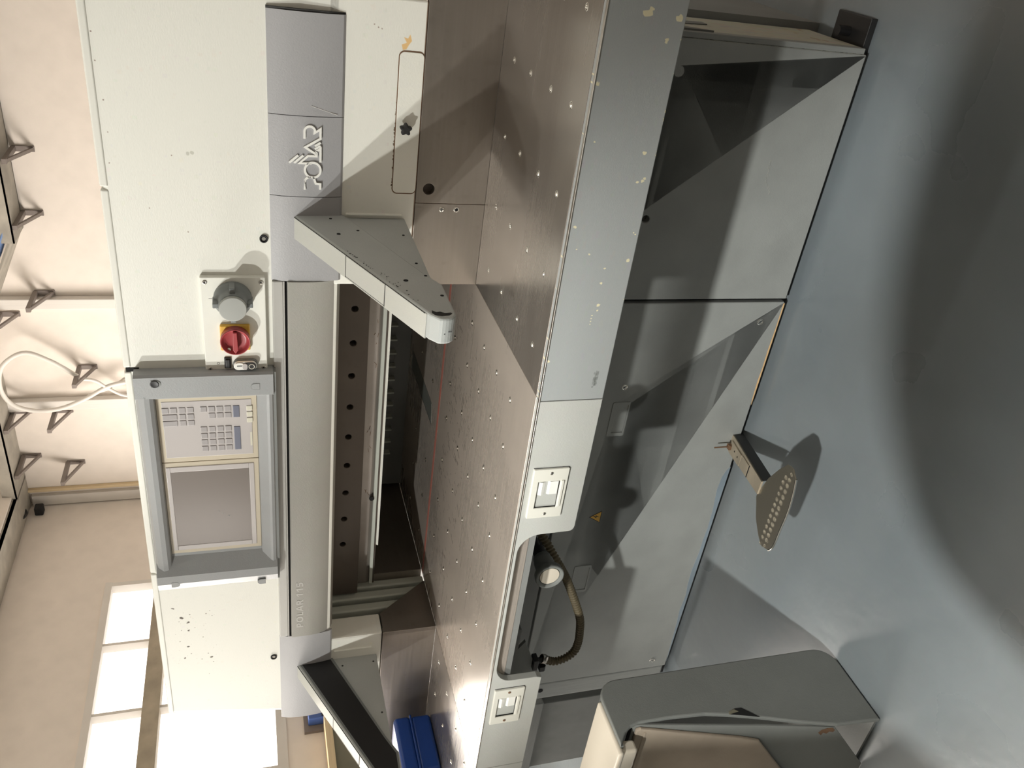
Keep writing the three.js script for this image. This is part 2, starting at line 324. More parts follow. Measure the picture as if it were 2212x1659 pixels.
  sub(H, 'star_knob', merge(rod(0.361, 1.093, 0.0, 0.005, 0.012, 'z', 12), extXY(star, 0.011, 0.026, 0.003)), M.rubber);
  for (const [x, y] of [[0.108, 1.38], [-1.209, 1.384]]) { sub(H, 'socket_screw', lathe([[0.0088, 0], [0.0088, 0.004], [0.0066, 0.0045], [0.006, 0.001], [0.0035, 0.001], [0.003, 0.0005], [0, 0.0005]], x, y, 0, 'z', 20), M.rubber); sub(H, 'screw_head', rod(x, y, 0.0012, 0.0045, 0.001, 'z', 6), M.screw); }
  sub(H, 'cheek_step', box(0.1655, 0.1705, 1.087, 1.209, -0.002, 0.006, 0.002), M.housing);
  sub(H, 'cheek_step', box(-1.221, -1.216, 1.095, 1.209, -0.002, 0.005, 0.002), M.housing);
}
// --- grey cover band, roller cover
{
  const prof = [[-0.004, 1.366], [0.002, 1.366], [0.008, 1.345], [0.0115, 1.315], [0.0115, 1.28], [0.009, 1.248], [0.005, 1.222], [0.001, 1.2175], [-0.004, 1.2175]];
  const cover = (a, b) => P('cover_band', toCreasedNormals(extZY(prof, a, b), 0.45), M.bandGrey);
  cover(0.3747, 0.567); const emblemBand = cover(0.2075, 0.3733); cover(0.0125, 0.2061); cover(-1.489, -1.1215);
  P('band_end_shade', extZY([[-0.003, 1.366], [0.004, 1.366], [0.010, 1.31], [0.008, 1.25], [0, 1.218], [-0.003, 1.218]], 0.567, 0.571), M.dark);  // dark end cap paints in the shaded gap at the band end
  sub(emblemBand, 'paint_scratch', merge(bar([0.395, 1.282, 0.012], [0.379, 1.231, 0.0075], 0.0012, 0.0004)), M.white);
  // emblem: raised white ribbons, laid out in the image of the badge (a to the right, b up)
  const W = 0.0044, R = (pts) => { const L = [], Rr = []; for (let i = 0; i < pts.length; i++) { const a = pts[Math.max(0, i - 1)], b = pts[Math.min(pts.length - 1, i + 1)], p = pts[i];
    const d1 = i ? new THREE.Vector2(p[0] - a[0], p[1] - a[1]).normalize() : null, d2 = i < pts.length - 1 ? new THREE.Vector2(b[0] - p[0], b[1] - p[1]).normalize() : null;
    let n = d1 && d2 ? d1.clone().add(d2).normalize() : (d1 ?? d2).clone(); const nn = new THREE.Vector2(-n.y, n.x), ref = d1 ?? d2, k = Math.min(2.2, 1 / Math.max(0.3, nn.dot(new THREE.Vector2(-ref.y, ref.x))));
    L.push([p[0] + nn.x * W / 2 * k, p[1] + nn.y * W / 2 * k]); Rr.push([p[0] - nn.x * W / 2 * k, p[1] - nn.y * W / 2 * k]); } return extXY([...L, ...Rr.reverse()], 0.0105, 0.0142); };
  const arc = (cx, cy, r, a0, a1, n = 14) => Array.from({ length: n + 1 }, (_, i) => { const a = a0 + (a1 - a0) * i / n; return [cx + r * Math.cos(a), cy + r * Math.sin(a)]; });
  const PI = Math.PI, G = [];
  G.push(R([[0.2235, 1.2955], [0.241, 1.2955], ...arc(0.240, 1.2845, 0.011, PI / 2, -PI / 4, 12), [0.2375, 1.2735], [0.2365, 1.264], [0.2245, 1.264]]));         // P
  G.push(R([...arc(0.2655, 1.2795, 0.0158, -PI * 1.0, PI * 0.92, 30)]));                                                                                        // O
  G.push(R([[0.2795, 1.282], [0.2795, 1.306], [0.2948, 1.289], [0.2948, 1.272], [0.306, 1.272]]));                                                               // L with the broken wing
  G.push(R([[0.2795, 1.3165], [0.2955, 1.2985]])); G.push(R([[0.2795, 1.3265], [0.2955, 1.3085]]));
  G.push(R([[0.2825, 1.2642], [0.311, 1.2642], [0.3045, 1.2725]]));                                                                                              // foot of the L
  G.push(R([[0.2985, 1.2725], [0.3125, 1.2945], [0.3312, 1.2645], [0.3505, 1.2645], [0.3425, 1.276], ...arc(0.3445, 1.2855, 0.0105, -PI * 0.4, PI / 2, 12), [0.330, 1.296]]));   // A and R in one line
  G.push(R([[0.3165, 1.264], [0.3095, 1.2755]])); G.push(R([[0.323, 1.264], [0.3155, 1.2755]]));                                                                // bars inside the A
  sub(emblemBand, 'emblem', merge(G), M.white, 'raised white emblem lettering');
  // roller cover
  const rc = P('roller_cover', toCreasedNormals(extZY([[-0.03, 1.333], [0.012, 1.333], [0.0145, 1.33], [0.0148, 1.287], [0.0125, 1.262], [0.006, 1.24], [-0.006, 1.222], [-0.02, 1.2155], [-0.03, 1.2155]], -1.12, 0.0115), 0.5), M.rollerGrey);
  sub(rc, 'light_strip', box(-1.12, 0.0115, 1.3415, 1.3655, -0.01, 0.009, 0.003), M.rollerStrip);
  sub(rc, 'bead', box(-1.12, 0.0115, 1.3385, 1.342, -0.01, 0.0105, 0.0015), M.rollerStrip);
  sub(rc, 'groove', box(-1.12, 0.0115, 1.332, 1.3388, -0.01, 0.004), M.hole);
  const t = new TextGeometry('POLAR 115', { font, size: 0.0185, depth: 0.0006, curveSegments: 5 }); t.computeBoundingBox(); const tw = t.boundingBox.max.x; t.scale(0.181 / tw, 1, 1); t.translate(-1.084, 1.3005, 0.0146);
  sub(rc, 'lettering', clean(t), M.rollerStrip, 'pale printed type lettering');
}
// --- switch plate on the head
{
  const sp = P('switch_plate', box(-0.218, 0.0225, 1.3795, 1.5145, -0.002, 0.012, 0.0025), M.housing, 'white control plate with knob and switches');
  for (const [x, y] of [[0.0108, 1.5045], [0.0108, 1.3885], [-0.206, 1.5045], [-0.206, 1.3885]]) { sub(sp, 'screw', lathe([[0, 0.0125], [0.002, 0.0125], [0.0026, 0.0142], [0.005, 0.0132], [0.005, 0.012]], x, y, 0, 'z', 16), M.screw); sub(sp, 'screw_socket', rod(x, y, 0.0128, 0.0019, 0.0008, 'z', 6), M.dark); }
  const k = sub(sp, 'knob', lathe([[0, 0.0585], [0.0285, 0.0585], [0.0298, 0.056], [0.0305, 0.044], [0.0325, 0.034], [0.0395, 0.026], [0.0405, 0.018], [0.0405, 0.012]], -0.0275, 1.4485, 0, 'z', 40), M.knobGrey, 'dark grey round knob');
  sub(sp, 'knob_face', lathe([[0, 0.0672], [0.027, 0.0672], [0.0285, 0.066], [0.0288, 0.0585], [0, 0.0585]], -0.0275, 1.4485, 0, 'z', 40), M.knobFace);
  for (let i = 0; i < 4; i++) { const a = Math.PI / 4 + i * Math.PI / 2 + Math.PI / 4; const g = box(-0.006, 0.006, 0.029, 0.0415, 0.014, 0.05, 0.002); g.rotateZ(a); g.translate(-0.0275, 1.4485, 0); sub(sp, 'knob_rib', g, M.knobGrey); }
  sub(sp, 'switch_base', box(-0.154, -0.0905, 1.4155, 1.479, 0.011, 0.022, 0.003), M.yellow, 'yellow square switch base');
  sub(sp, 'switch_dial', lathe([[0, 0.034], [0.021, 0.032], [0.027, 0.038], [0.0295, 0.043], [0.0315, 0.043], [0.0322, 0.04], [0.031, 0.022], [0, 0.022]], -0.1215, 1.4472, 0, 'z', 40), M.red, 'red rotary main switch');
  const h = extXY([[-0.004, 0.026], [0.004, 0.026], [0.0055, -0.018], [0, -0.0265], [-0.0055, -0.018]], 0.033, 0.047, 0.001); h.translate(-0.1215, 1.4472, 0); h.translate(0.1215, -1.4472, 0); h.rotateZ(-Math.PI / 2 + Math.PI / 2); h.rotateZ(-0.0);
  const hg = h.clone(); hg.rotateZ(0); hg.translate(-0.1215, 1.4472, 0);
  // the pointer lies across the dial, its tip to the left
  const ptr = h.clone(); ptr.rotateZ(-Math.PI / 2); ptr.translate(-0.1215, 1.4472, 0);
  sub(sp, 'switch_handle', ptr, M.red);
  sub(sp, 'lock', rod(-0.143, 1.4615, 0.033, 0.0042, 0.004, 'z', 16), M.keyPale);
  sub(sp, 'button_bezel', extXY(roundRect(-0.2045, -0.180, 1.401, 1.4545, 0.0122), 0.011, 0.02, 0.002), M.knobGrey);
  sub(sp, 'button_rim', extXY(roundRect(-0.2035, -0.182, 1.4035, 1.4535, 0.0107), 0.02, 0.026, 0.001), M.white);
  sub(sp, 'start_button', extXY(roundRect(-0.202, -0.1835, 1.43, 1.452, 0.0088), 0.026, 0.028, 0.0006), M.white);
  sub(sp, 'stop_button', extXY(roundRect(-0.202, -0.1835, 1.405, 1.4305, 0.0088), 0.026, 0.0284, 0.0006), M.rubber);
  sub(sp, 'stop_ring', lathe([[0.0052, 0.0285], [0.0052, 0.0292], [0.0066, 0.0292], [0.0066, 0.0285]], -0.193, 1.4145, 0, 'z', 24), M.keyPale);
  sub(sp, 'lens', extXY(roundRect(-0.2005, -0.185, 1.4235, 1.4345, 0.0055), 0.028, 0.0295, 0.0006), M.lilac);
  sub(sp, 'rocker_frame', box(-0.2035, -0.1755, 1.459, 1.4735, 0.011, 0.0165, 0.0015), M.rubber);
  sub(sp, 'rocker', box(-0.2, -0.179, 1.4615, 1.471, 0.015, 0.0195, 0.0015), M.black);
  sub(sp, 'print_mark', merge(box(-0.029, -0.0282, 1.4885, 1.4985, 0.012, 0.0124), box(-0.0435, -0.0345, 1.487, 1.49, 0.012, 0.0123)), M.print);
  sub(sp, 'print_mark', lathe([[0.0022, 0.012], [0.0022, 0.0125], [0.0032, 0.0125], [0.0032, 0.012]], -0.192, 1.4865, 0, 'z', 20), M.print);
  sub(sp, 'print_mark', box(-0.1947, -0.1913, 1.4265 + 0.009, 1.4465, 0.028, 0.0284).translate(0.0017, 0, 0).scale(1, 1, 1), M.print);
}
// --- control console
{
  const zc = 0.002, frame = merge(
    extXZ([[-0.865, 0], [-0.866, 0.026], [-0.855, 0.04], [-0.83, 0.048], [-0.805, 0.046], [-0.765, 0.013], [-0.757, 0.012], [-0.757, 0]], 1.368, 1.666),
    extXZ([[-0.207, 0], [-0.207, 0.029], [-0.212, 0.0345], [-0.266, 0.036], [-0.276, 0.022], [-0.278, 0.012], [-0.278, 0]], 1.368, 1.666),
    extZY([[0, 1.669], [0.018, 1.668], [0.03, 1.661], [0.0365, 1.648], [0.035, 1.637], [0.028, 1.63], [0.012, 1.628], [0, 1.628]], -0.81, -0.262),
    extZY([[0, 1.3655], [0.026, 1.366], [0.034, 1.371], [0.036, 1.378], [0.033, 1.384], [0.018, 1.405], [0.012, 1.4065], [0, 1.4065]], -0.83, -0.262));
  const con = P('control_console', frame, M.consoleGrey, 'grey operating console with keypad and screen');
  sub(con, 'console_shadow_gap', box(-0.862, -0.2085, 1.362, 1.3685, 0, 0.03), M.consoleDark);
  sub(con, 'back_plate', box(-0.77, -0.265, 1.4, 1.635, 0.0, 0.009), M.consoleDark);
  sub(con, 'keypad_surround', box(-0.4635, -0.279, 1.4065, 1.628, 0.005, 0.0135, 0.0015), M.beige);
  sub(con, 'keypad_membrane', box(-0.45, -0.29, 1.4185, 1.616, 0.012, 0.0147, 0.001), M.lilac);
  sub(con, 'screen_surround', box(-0.7565, -0.465, 1.4065, 1.628, 0.005, 0.0135, 0.0015), M.beige);
  sub(con, 'screen_bezel', merge(box(-0.745, -0.478, 1.418, 1.43, 0.012, 0.0155, 0.0015), box(-0.745, -0.478, 1.611, 1.621, 0.012, 0.0155, 0.0015), box(-0.745, -0.73, 1.43, 1.611, 0.012, 0.0154, 0.0012), box(-0.493, -0.478, 1.43, 1.611, 0.012, 0.0154, 0.0012)), M.lilac);
  sub(con, 'screen', box(-0.732, -0.49, 1.428, 1.613, 0.01, 0.0143), M.screen, 'dark unlit screen');
  for (const [x, y, r] of [[-0.625, 1.507, 0.002], [-0.633, 1.4985, 0.0016], [-0.642, 1.484, 0.0022]]) sub(con, 'speck', lathe([[0, 0.0004], [r, 0.0]], x, y, 0.0144, 'z', 9), M.print);
  const key = (x, y, w, h, m) => sub(con, 'key', box(x - w / 2, x + w / 2, y - h / 2, y + h / 2, 0.0135, 0.0165, 0.0012), m);
  const K = 0.0146, KX = 0.0148;
  for (const y of [1.609, 1.591, 1.5725, 1.5545]) key(-0.3135, y, KX, K, M.keyGrey);
  for (const x of [-0.332, -0.35]) { key(x, 1.6, KX, 0.032, M.keyGrey); key(x, 1.5725, KX, K, M.keyGrey); key(x, 1.5545, KX, K, M.keyGrey); }
  for (const y of [1.526, 1.508, 1.49, 1.472]) key(-0.3135, y, KX, K, M.keyGrey);
  for (const y of [1.508, 1.49, 1.472]) key(-0.332, y, KX, K, M.keyGrey);
  key(-0.3228, 1.4535, 0.033, K, M.keyBlue);
  for (const x of [-0.315, -0.332, -0.349]) key(x, 1.4235, 0.0135, 0.0135, M.keyPale);
  for (const x of [-0.37, -0.389, -0.4075, -0.4265]) for (const y of [1.528, 1.5095, 1.491, 1.473]) key(x, y, KX, K, M.keyGrey);
  key(-0.4, 1.4535, 0.068, K, M.keyBlue);
  sub(con, 'label_strip', box(-0.425, -0.385, 1.4195, 1.424, 0.0145, 0.015), M.keyPale);
  const dShape = (x, y, s, flip) => { const q = new THREE.Shape(); const r = 0.0085, e = flip ? -1 : 1; q.moveTo(x - r, y - e * 0.009); q.lineTo(x + r, y - e * 0.009); q.lineTo(x + r, y + e * 0.003); q.absarc(x, y + e * 0.003, r, flip ? 0 : 0, flip ? -Math.PI : Math.PI, flip); q.lineTo(x - r, y - e * 0.009); return q; };
  for (const [x, y, f] of [[-0.243, 1.407, false], [-0.833, 1.624, true], [-0.852, 1.409, false]]) { sub(con, 'cap_groove', extXY(dShape(x, y, 1, f), 0.035, x < -0.8 ? 0.0478 : 0.0358), M.consoleDark); const c = extXY(dShape(x, y, 1, f), 0.035, x < -0.8 ? 0.0482 : 0.0362); c.translate(-x, -y, 0); c.scale(0.88, 0.9, 1); c.translate(x, y, 0); sub(con, 'cap', c, M.consoleGrey); }
  sub(con, 'socket_bezel', extXY(dShape(-0.2275, 1.621, 1, true), 0.035, 0.0364), M.consoleDark);
  sub(con, 'socket', lathe([[0, 0.0368], [0.0072, 0.0368], [0.0085, 0.038], [0.0095, 0.0365]], -0.2275, 1.6225, 0, 'z', 24), M.black);
}
// --- light barrier arms
function arm(x0, x1, glass, label) {
  const tip = []; for (let i = 0; i <= 8; i++) { const a = 0.4 - i / 8 * 1.9; tip.push([0.462 + 0.024 * Math.cos(a), 1.09 + 0.024 * Math.sin(a)]); }
  const flange = [[-0.03, 1.334], [0.468, 1.1125], ...tip, [0.347, 1.0665], [0.303, 1.09], [0.0, 1.2125], [-0.03, 1.222]];
  const web = [[-0.03, 1.23], [0.0, 1.2145], [0.305, 1.0915], [0.318, 1.079], [0.3, 1.0805], [-0.03, 1.0805]];
  const A = P('light_barrier_arm', merge(extZY(flange, x0, x1, 0.0035), extZY(web, x0 + 0.003, x1 - 0.006, 0.001)), glass ? M.armGrey : M.armGrey, label);
  const d = new THREE.Vector2(0.498, -0.2215).normalize(), nrm = [-d.y, d.x], at = (s, o) => [-0.03 + d.x * s + nrm[0] * o, 1.334 + d.y * s + nrm[1] * o];
  const strip = (s0, s1, xa, xb, o0, o1, m, n) => { const g = extZY([at(s0, o0), at(s1, o0), at(s1, o1), at(s0, o1)], xa, xb, 0.0006); sub(A, n, g, m); };
  strip(0.02, 0.535, x0 - 0.002, x1 - 0.0035, -0.001, 0.0014, M.armLight, 'front_strip');
  strip(0.26, 0.4, x0, x1 - 0.005, 0.001, 0.0018, M.armLight, 'strip_cover');
  for (const s of [0.259, 0.401]) strip(s - 0.0007, s + 0.0007, x0, x1 - 0.004, 0.0005, 0.0022, M.dark, 'joint');
  strip(0.26, 0.4, x0 + 0.0012, x0 + 0.0024, 0.0005, 0.0022, M.dark, 'joint'); strip(0.02, 0.53, x1 - 0.0046, x1 - 0.0034, 0.0002, 0.0022, M.dark, 'joint');
  if (!glass) for (const [z, y, r] of [[0.025, 1.243, 0.0032], [0.109, 1.2345, 0.0042], [0.089, 1.193, 0.0032], [0.096, 1.0985, 0.0028], [0.239, 1.0965, 0.0028], [0.309, 1.0915, 0.0032], [0.33, 1.133, 0.0046], [0.394, 1.077, 0.0034]]) sub(A, 'bolt_hole', rod(x1 - (y < 1.2 - z * 0.41 ? 0.0068 : 0.001), y, z, r, 0.0016, 'x', 14), M.hole);
  else for (const [z, y] of [[0.029, 1.186], [0.028, 1.093], [0.212, 1.093]]) sub(A, 'bolt_hole', rod(x1 - 0.0068, y, z, 0.003, 0.0016, 'x', 12), M.dark);
  if (glass) { sub(A, 'sensor_window', extZY([[-0.0, 1.308], [0.012, 1.303], [0.46, 1.105], [0.463, 1.078], [0.352, 1.0745], [0.302, 1.098], [0.004, 1.2195]], x1 - 0.002, x1 + 0.0012, 0.0006), M.black, 'black glass sensor window'); sub(A, 'window_rim', extZY([[-0.008, 1.318], [0.46, 1.1105], [0.47, 1.075], [0.35, 1.069], [0.302, 1.092], [-0.004, 1.2145]], x1 - 0.002, x1 + 0.0006, 0.0003), M.knobGrey); }
  else {                                                                         // black paint rubbed bare at the tip
    sub(A, 'worn_paint', extZY([[0.452, 1.1075], [0.462, 1.109], [0.4705, 1.1045], [0.4745, 1.094], [0.472, 1.08], [0.466, 1.0735], [0.4615, 1.0745], [0.463, 1.086], [0.4575, 1.094], [0.4595, 1.1005]], x1 - 0.0005, x1 + 0.0004), M.black);
    for (let i = 0; i < 34; i++) { const s = rr(0.24, 0.52), [z, y] = at(s, -rr(0.004, 0.004 + (s > 0.35 ? 0.016 : 0.006))); sub(A, 'paint_chip', rod(x1 - 0.0002, y, z, rr(0.0005, 0.0019), 0.0006, 'x', 6), M.black); }
    for (const [z, y] of [[0.488, 1.081], [0.489, 1.089], [0.486, 1.077]]) sub(A, 'paint_chip', rod(x0 + rr(0.01, 0.04), y, z - 0.0035, 0.0011, 0.001, 'z', 6), M.black);
  }
  return A;
}
arm(0.115, 0.1655, false, 'right light barrier arm with plain grey side');
arm(-1.301, -1.2495, true, 'left light barrier arm with black glass side');
// --- cutting mouth: side walls, clamp, knife, backgauge
{
  const wr = P('front_wall_plate', extXY(roundRect(0.0, 0.1962, 0.9, 1.0585, 0.001), -0.02, 0, 0.0006), M.wallSteel, 'polished steel wall plate');
  screwHead(wr, 0.183, 0.998, 0.0, 0.006, M.chrome); sub(wr, 'screw_cross', merge(box(0.1795, 0.1865, 0.9972, 0.9988, 0.001, 0.0021), box(0.1822, 0.1838, 0.9945, 1.0015, 0.001, 0.0021)), M.dark);
  sub(wr, 'bushing', lathe([[0.0035, 0.0002], [0.0038, 0.0016], [0.006, 0.0012], [0.0065, 0]], 0.184, 0.9645, 0, 'z', 18), M.chrome); sub(wr, 'screw_hole', rod(0.184, 0.9645, -0.001, 0.0036, 0.0014, 'z', 14), M.hole);
  const wr2 = P('front_wall_plate', extXY(roundRect(0.1974, 1.7, 0.9, 1.0585, 0.001), -0.02, 0, 0.0006, [circle(0.229, 1.031, 0.0128)]), M.wallSteel, 'long polished steel wall plate with round hole');
  sub(wr2, 'hole_back', box(0.21, 0.25, 1.012, 1.05, -0.03, -0.018), M.clampSteel);
  P('front_wall_plate', extXY(roundRect(-2.2, -1.166, 0.9, 1.064, 0.001), -0.02, 0, 0.0006), M.wallSteel, 'polished steel wall plate left of the mouth');
  P('wall_seam', box(0.1962, 0.1974, 0.9, 1.0585, -0.01, -0.002), M.rust);
  // left inner side
  P('side_wall_plate', extZY([[0.0, 0.9], [0.0, 1.062], [-0.078, 1.062], [-0.195, 0.9055], [-0.195, 0.9]], -1.18, -1.165, 0.0006), M.wallSteel, 'three-cornered steel side plate');
  P('side_wall_plate', box(-1.2, -1.166, 0.9, 1.4, -0.95, -0.25), M.wallSteel, 'steel side wall behind the knife');
  for (const [z0, z1] of [[-0.228, -0.2], [-0.186, -0.155], [-0.136, -0.106]]) P('guide_rail', box(-1.215, -1.172, 0.9, 1.3, z0, z1, 0.006), M.greenWhite);
  P('guide_pocket', box(-1.26, -1.212, 0.9, 1.35, -0.25, -0.02), M.darkBody);
  // clamp beam with its row of holes
  const holes = []; for (let k = 0; k < 10; k++) holes.push(circle(-0.05 - 0.0997 * k, 1.158 + 0.0015 * k, 0.0088));
  holes.push(circle(-0.596, 1.2055, 0.006));
  const cl = P('clamp_beam', extXY([[-1.16, 1.1215], [-0.004, 1.1215], [-0.004, 1.4], [-1.16, 1.4]], -0.195, -0.168, 0.002, holes), M.clampSteel, 'dark brown steel clamp beam');
  sub(cl, 'beam_back', box(-1.16, -0.004, 1.13, 1.4, -0.2, -0.197), M.clampSteel);
  const kn = P('knife', extZY([[-0.205, 1.3], [-0.205, 1.0905], [-0.21, 1.0795], [-0.222, 1.0795], [-0.222, 1.3]], -1.155, -0.004), M.knifeSteel, 'knife blade with mottled face');
  const marks = [[-0.335, 1.092], [-0.33, 1.098], [-0.2, 1.095], [-0.24, 1.098], [-0.24, 1.09], [-0.27, 1.094], [-0.54, 1.1], [-0.56, 1.098], [-0.555, 1.106], [-0.61, 1.1], [-0.62, 1.104], [-0.77, 1.104], [-0.782, 1.1], [-0.77, 1.108]];
  for (const [x, y] of marks) sub(kn, 'rust_scratch', bar([x, y, -0.2046], [x + rr(-0.014, -0.004), y + rr(-0.007, 0.007), -0.2046], 0.0016, 0.0008), M.rust);
  P('knife_edge', extZY([[-0.2, 1.0805], [-0.198, 1.0715], [-0.206, 1.0715], [-0.21, 1.0805]], -1.155, -0.004), M.greenWhite, 'pale strip along the knife edge');  // pale facet colours put the light on the bevel into the paint
  P('knife_edge', extZY([[-0.202, 1.0705], [-0.202, 1.0655], [-0.212, 1.0655], [-0.214, 1.0705]], -1.155, -0.004), M.clampSteel);
  P('knife_edge', extZY([[-0.2, 1.0655], [-0.196, 1.0595], [-0.21, 1.0595], [-0.214, 1.0655]], -0.99, -0.004), M.housing, 'bright lower edge of the knife');  // whitish colour stands for light on this bevel facet
  P('edge_notch', rod(-0.801, 1.0865, -0.2, 0.0075, 0.004, 'z', 16), M.hole);
  // backgauge comb at the rear
  const bg = P('backgauge', box(-1.14, 0, 0.955, 1.2, -0.74, -0.68), M.darkBody, 'grey backgauge with comb teeth');
  for (let k = 0; k < 19; k++) { const x = -0.05 - k * 0.0519; sub(bg, 'comb_tooth', box(x - 0.003, x + 0.003, 0.952, 1.1, -0.68, -0.655, 0.001), M.greenWhite); }
  P('rear_cover', box(-1.165, 0.02, 0.9, 1.4, -0.96, -0.95), M.darkBody);
  P('rear_foot', box(-1.15, 0, 0.9, 0.953, -0.745, -0.69), M.darkBody);
  P('mouth_wall', box(0.0, 0.02, 0.9, 1.3, -0.95, -0.02), M.wallSteel);
}
// --- table
{
  const nozzle = lathe([[0, 0.0032], [0.0018, 0.0028], [0.0032, 0.0012], [0.0036, -0.0004], [0.0044, -0.0004], [0.005, 0.0006], [0.0064, 0.0006], [0.007, 0]], 0, 0, 0, 'y', 14);
  const noz = (p, x, z) => { const o = sub(p, 'air_nozzle', nozzle, M.chrome); o.position.set(x, 0.9, z); };
  const rt = P('side_table', box(0.0006, 1.7, 0.86, 0.9, 0.0, 0.4915, 0.0012), M.table, 'right steel side table with air nozzles');
  for (const x of [0.077, 0.226, 0.376, 0.527, 0.676]) for (const z of [0.089, 0.2, 0.321, 0.428]) noz(rt, x, z);
  const mt = P('main_table', box(-1.166, -0.0006, 0.86, 0.9, -0.95, 0.4915, 0.0012), M.bedSteel, 'steel cutting table with air nozzles');
  for (const x of [-0.098, -0.218, -0.361, -0.475, -0.62, -0.769, -0.913, -1.064]) for (const z of [-0.5, -0.33, -0.132, 0.01, 0.13, 0.243, 0.353]) { if (x > -0.15 && z < -0.1) continue; if (x < -0.5 && x > -0.7 && z < -0.3) continue; noz(mt, x, z); }
  const lt = P('side_table', box(-2.2, -1.1672, 0.86, 0.9, 0.0, 0.4915, 0.0012), M.table, 'left steel side table with air nozzles');
  for (const x of [-1.237, -1.387, -1.537]) for (const z of [0.079, 0.195, 0.317, 0.424]) noz(lt, x, z);
  const red = mat([0.4, 0.14, 0.11], 0.5);
  sub(mt, 'cutting_stick', box(-1.16, -0.0006, 0.8985, 0.90025, -0.2385, -0.2215), red, 'red cutting stick across the table');
  sub(mt, 'gauge_slot_cover', extXZ([[-0.548, -0.64], [-0.548, -0.345], [-0.55, -0.318], [-0.612, -0.305], [-0.614, -0.64]], 0.8995, 0.9006), mat([0.2, 0.215, 0.2], 0.4, 0.6), 'slim grey slot cover');
  sub(mt, 'slot_edge', box(-0.6165, -0.614, 0.8995, 0.9003, -0.64, -0.3), M.hole);
  // fine scratches and stuck paper fibres on the bed
  const sc = []; for (let i = 0; i < 240; i++) { const x = rr(-0.95, -0.15), z = rr(-0.14, 0.1) + (x + 0.15) * 0.06, l = rr(0.002, 0.02) * (rnd() < 0.3 ? 1.6 : 0.7); sc.push(bar([x, 0.90005, z], [x - l * 0.35, 0.90005, z + l], rr(0.0006, 0.0024), 0.0002)); }
  const scr = sub(mt, 'scratches', merge(sc), M.clampSteel); scr.userData.kind = 'stuff';
}
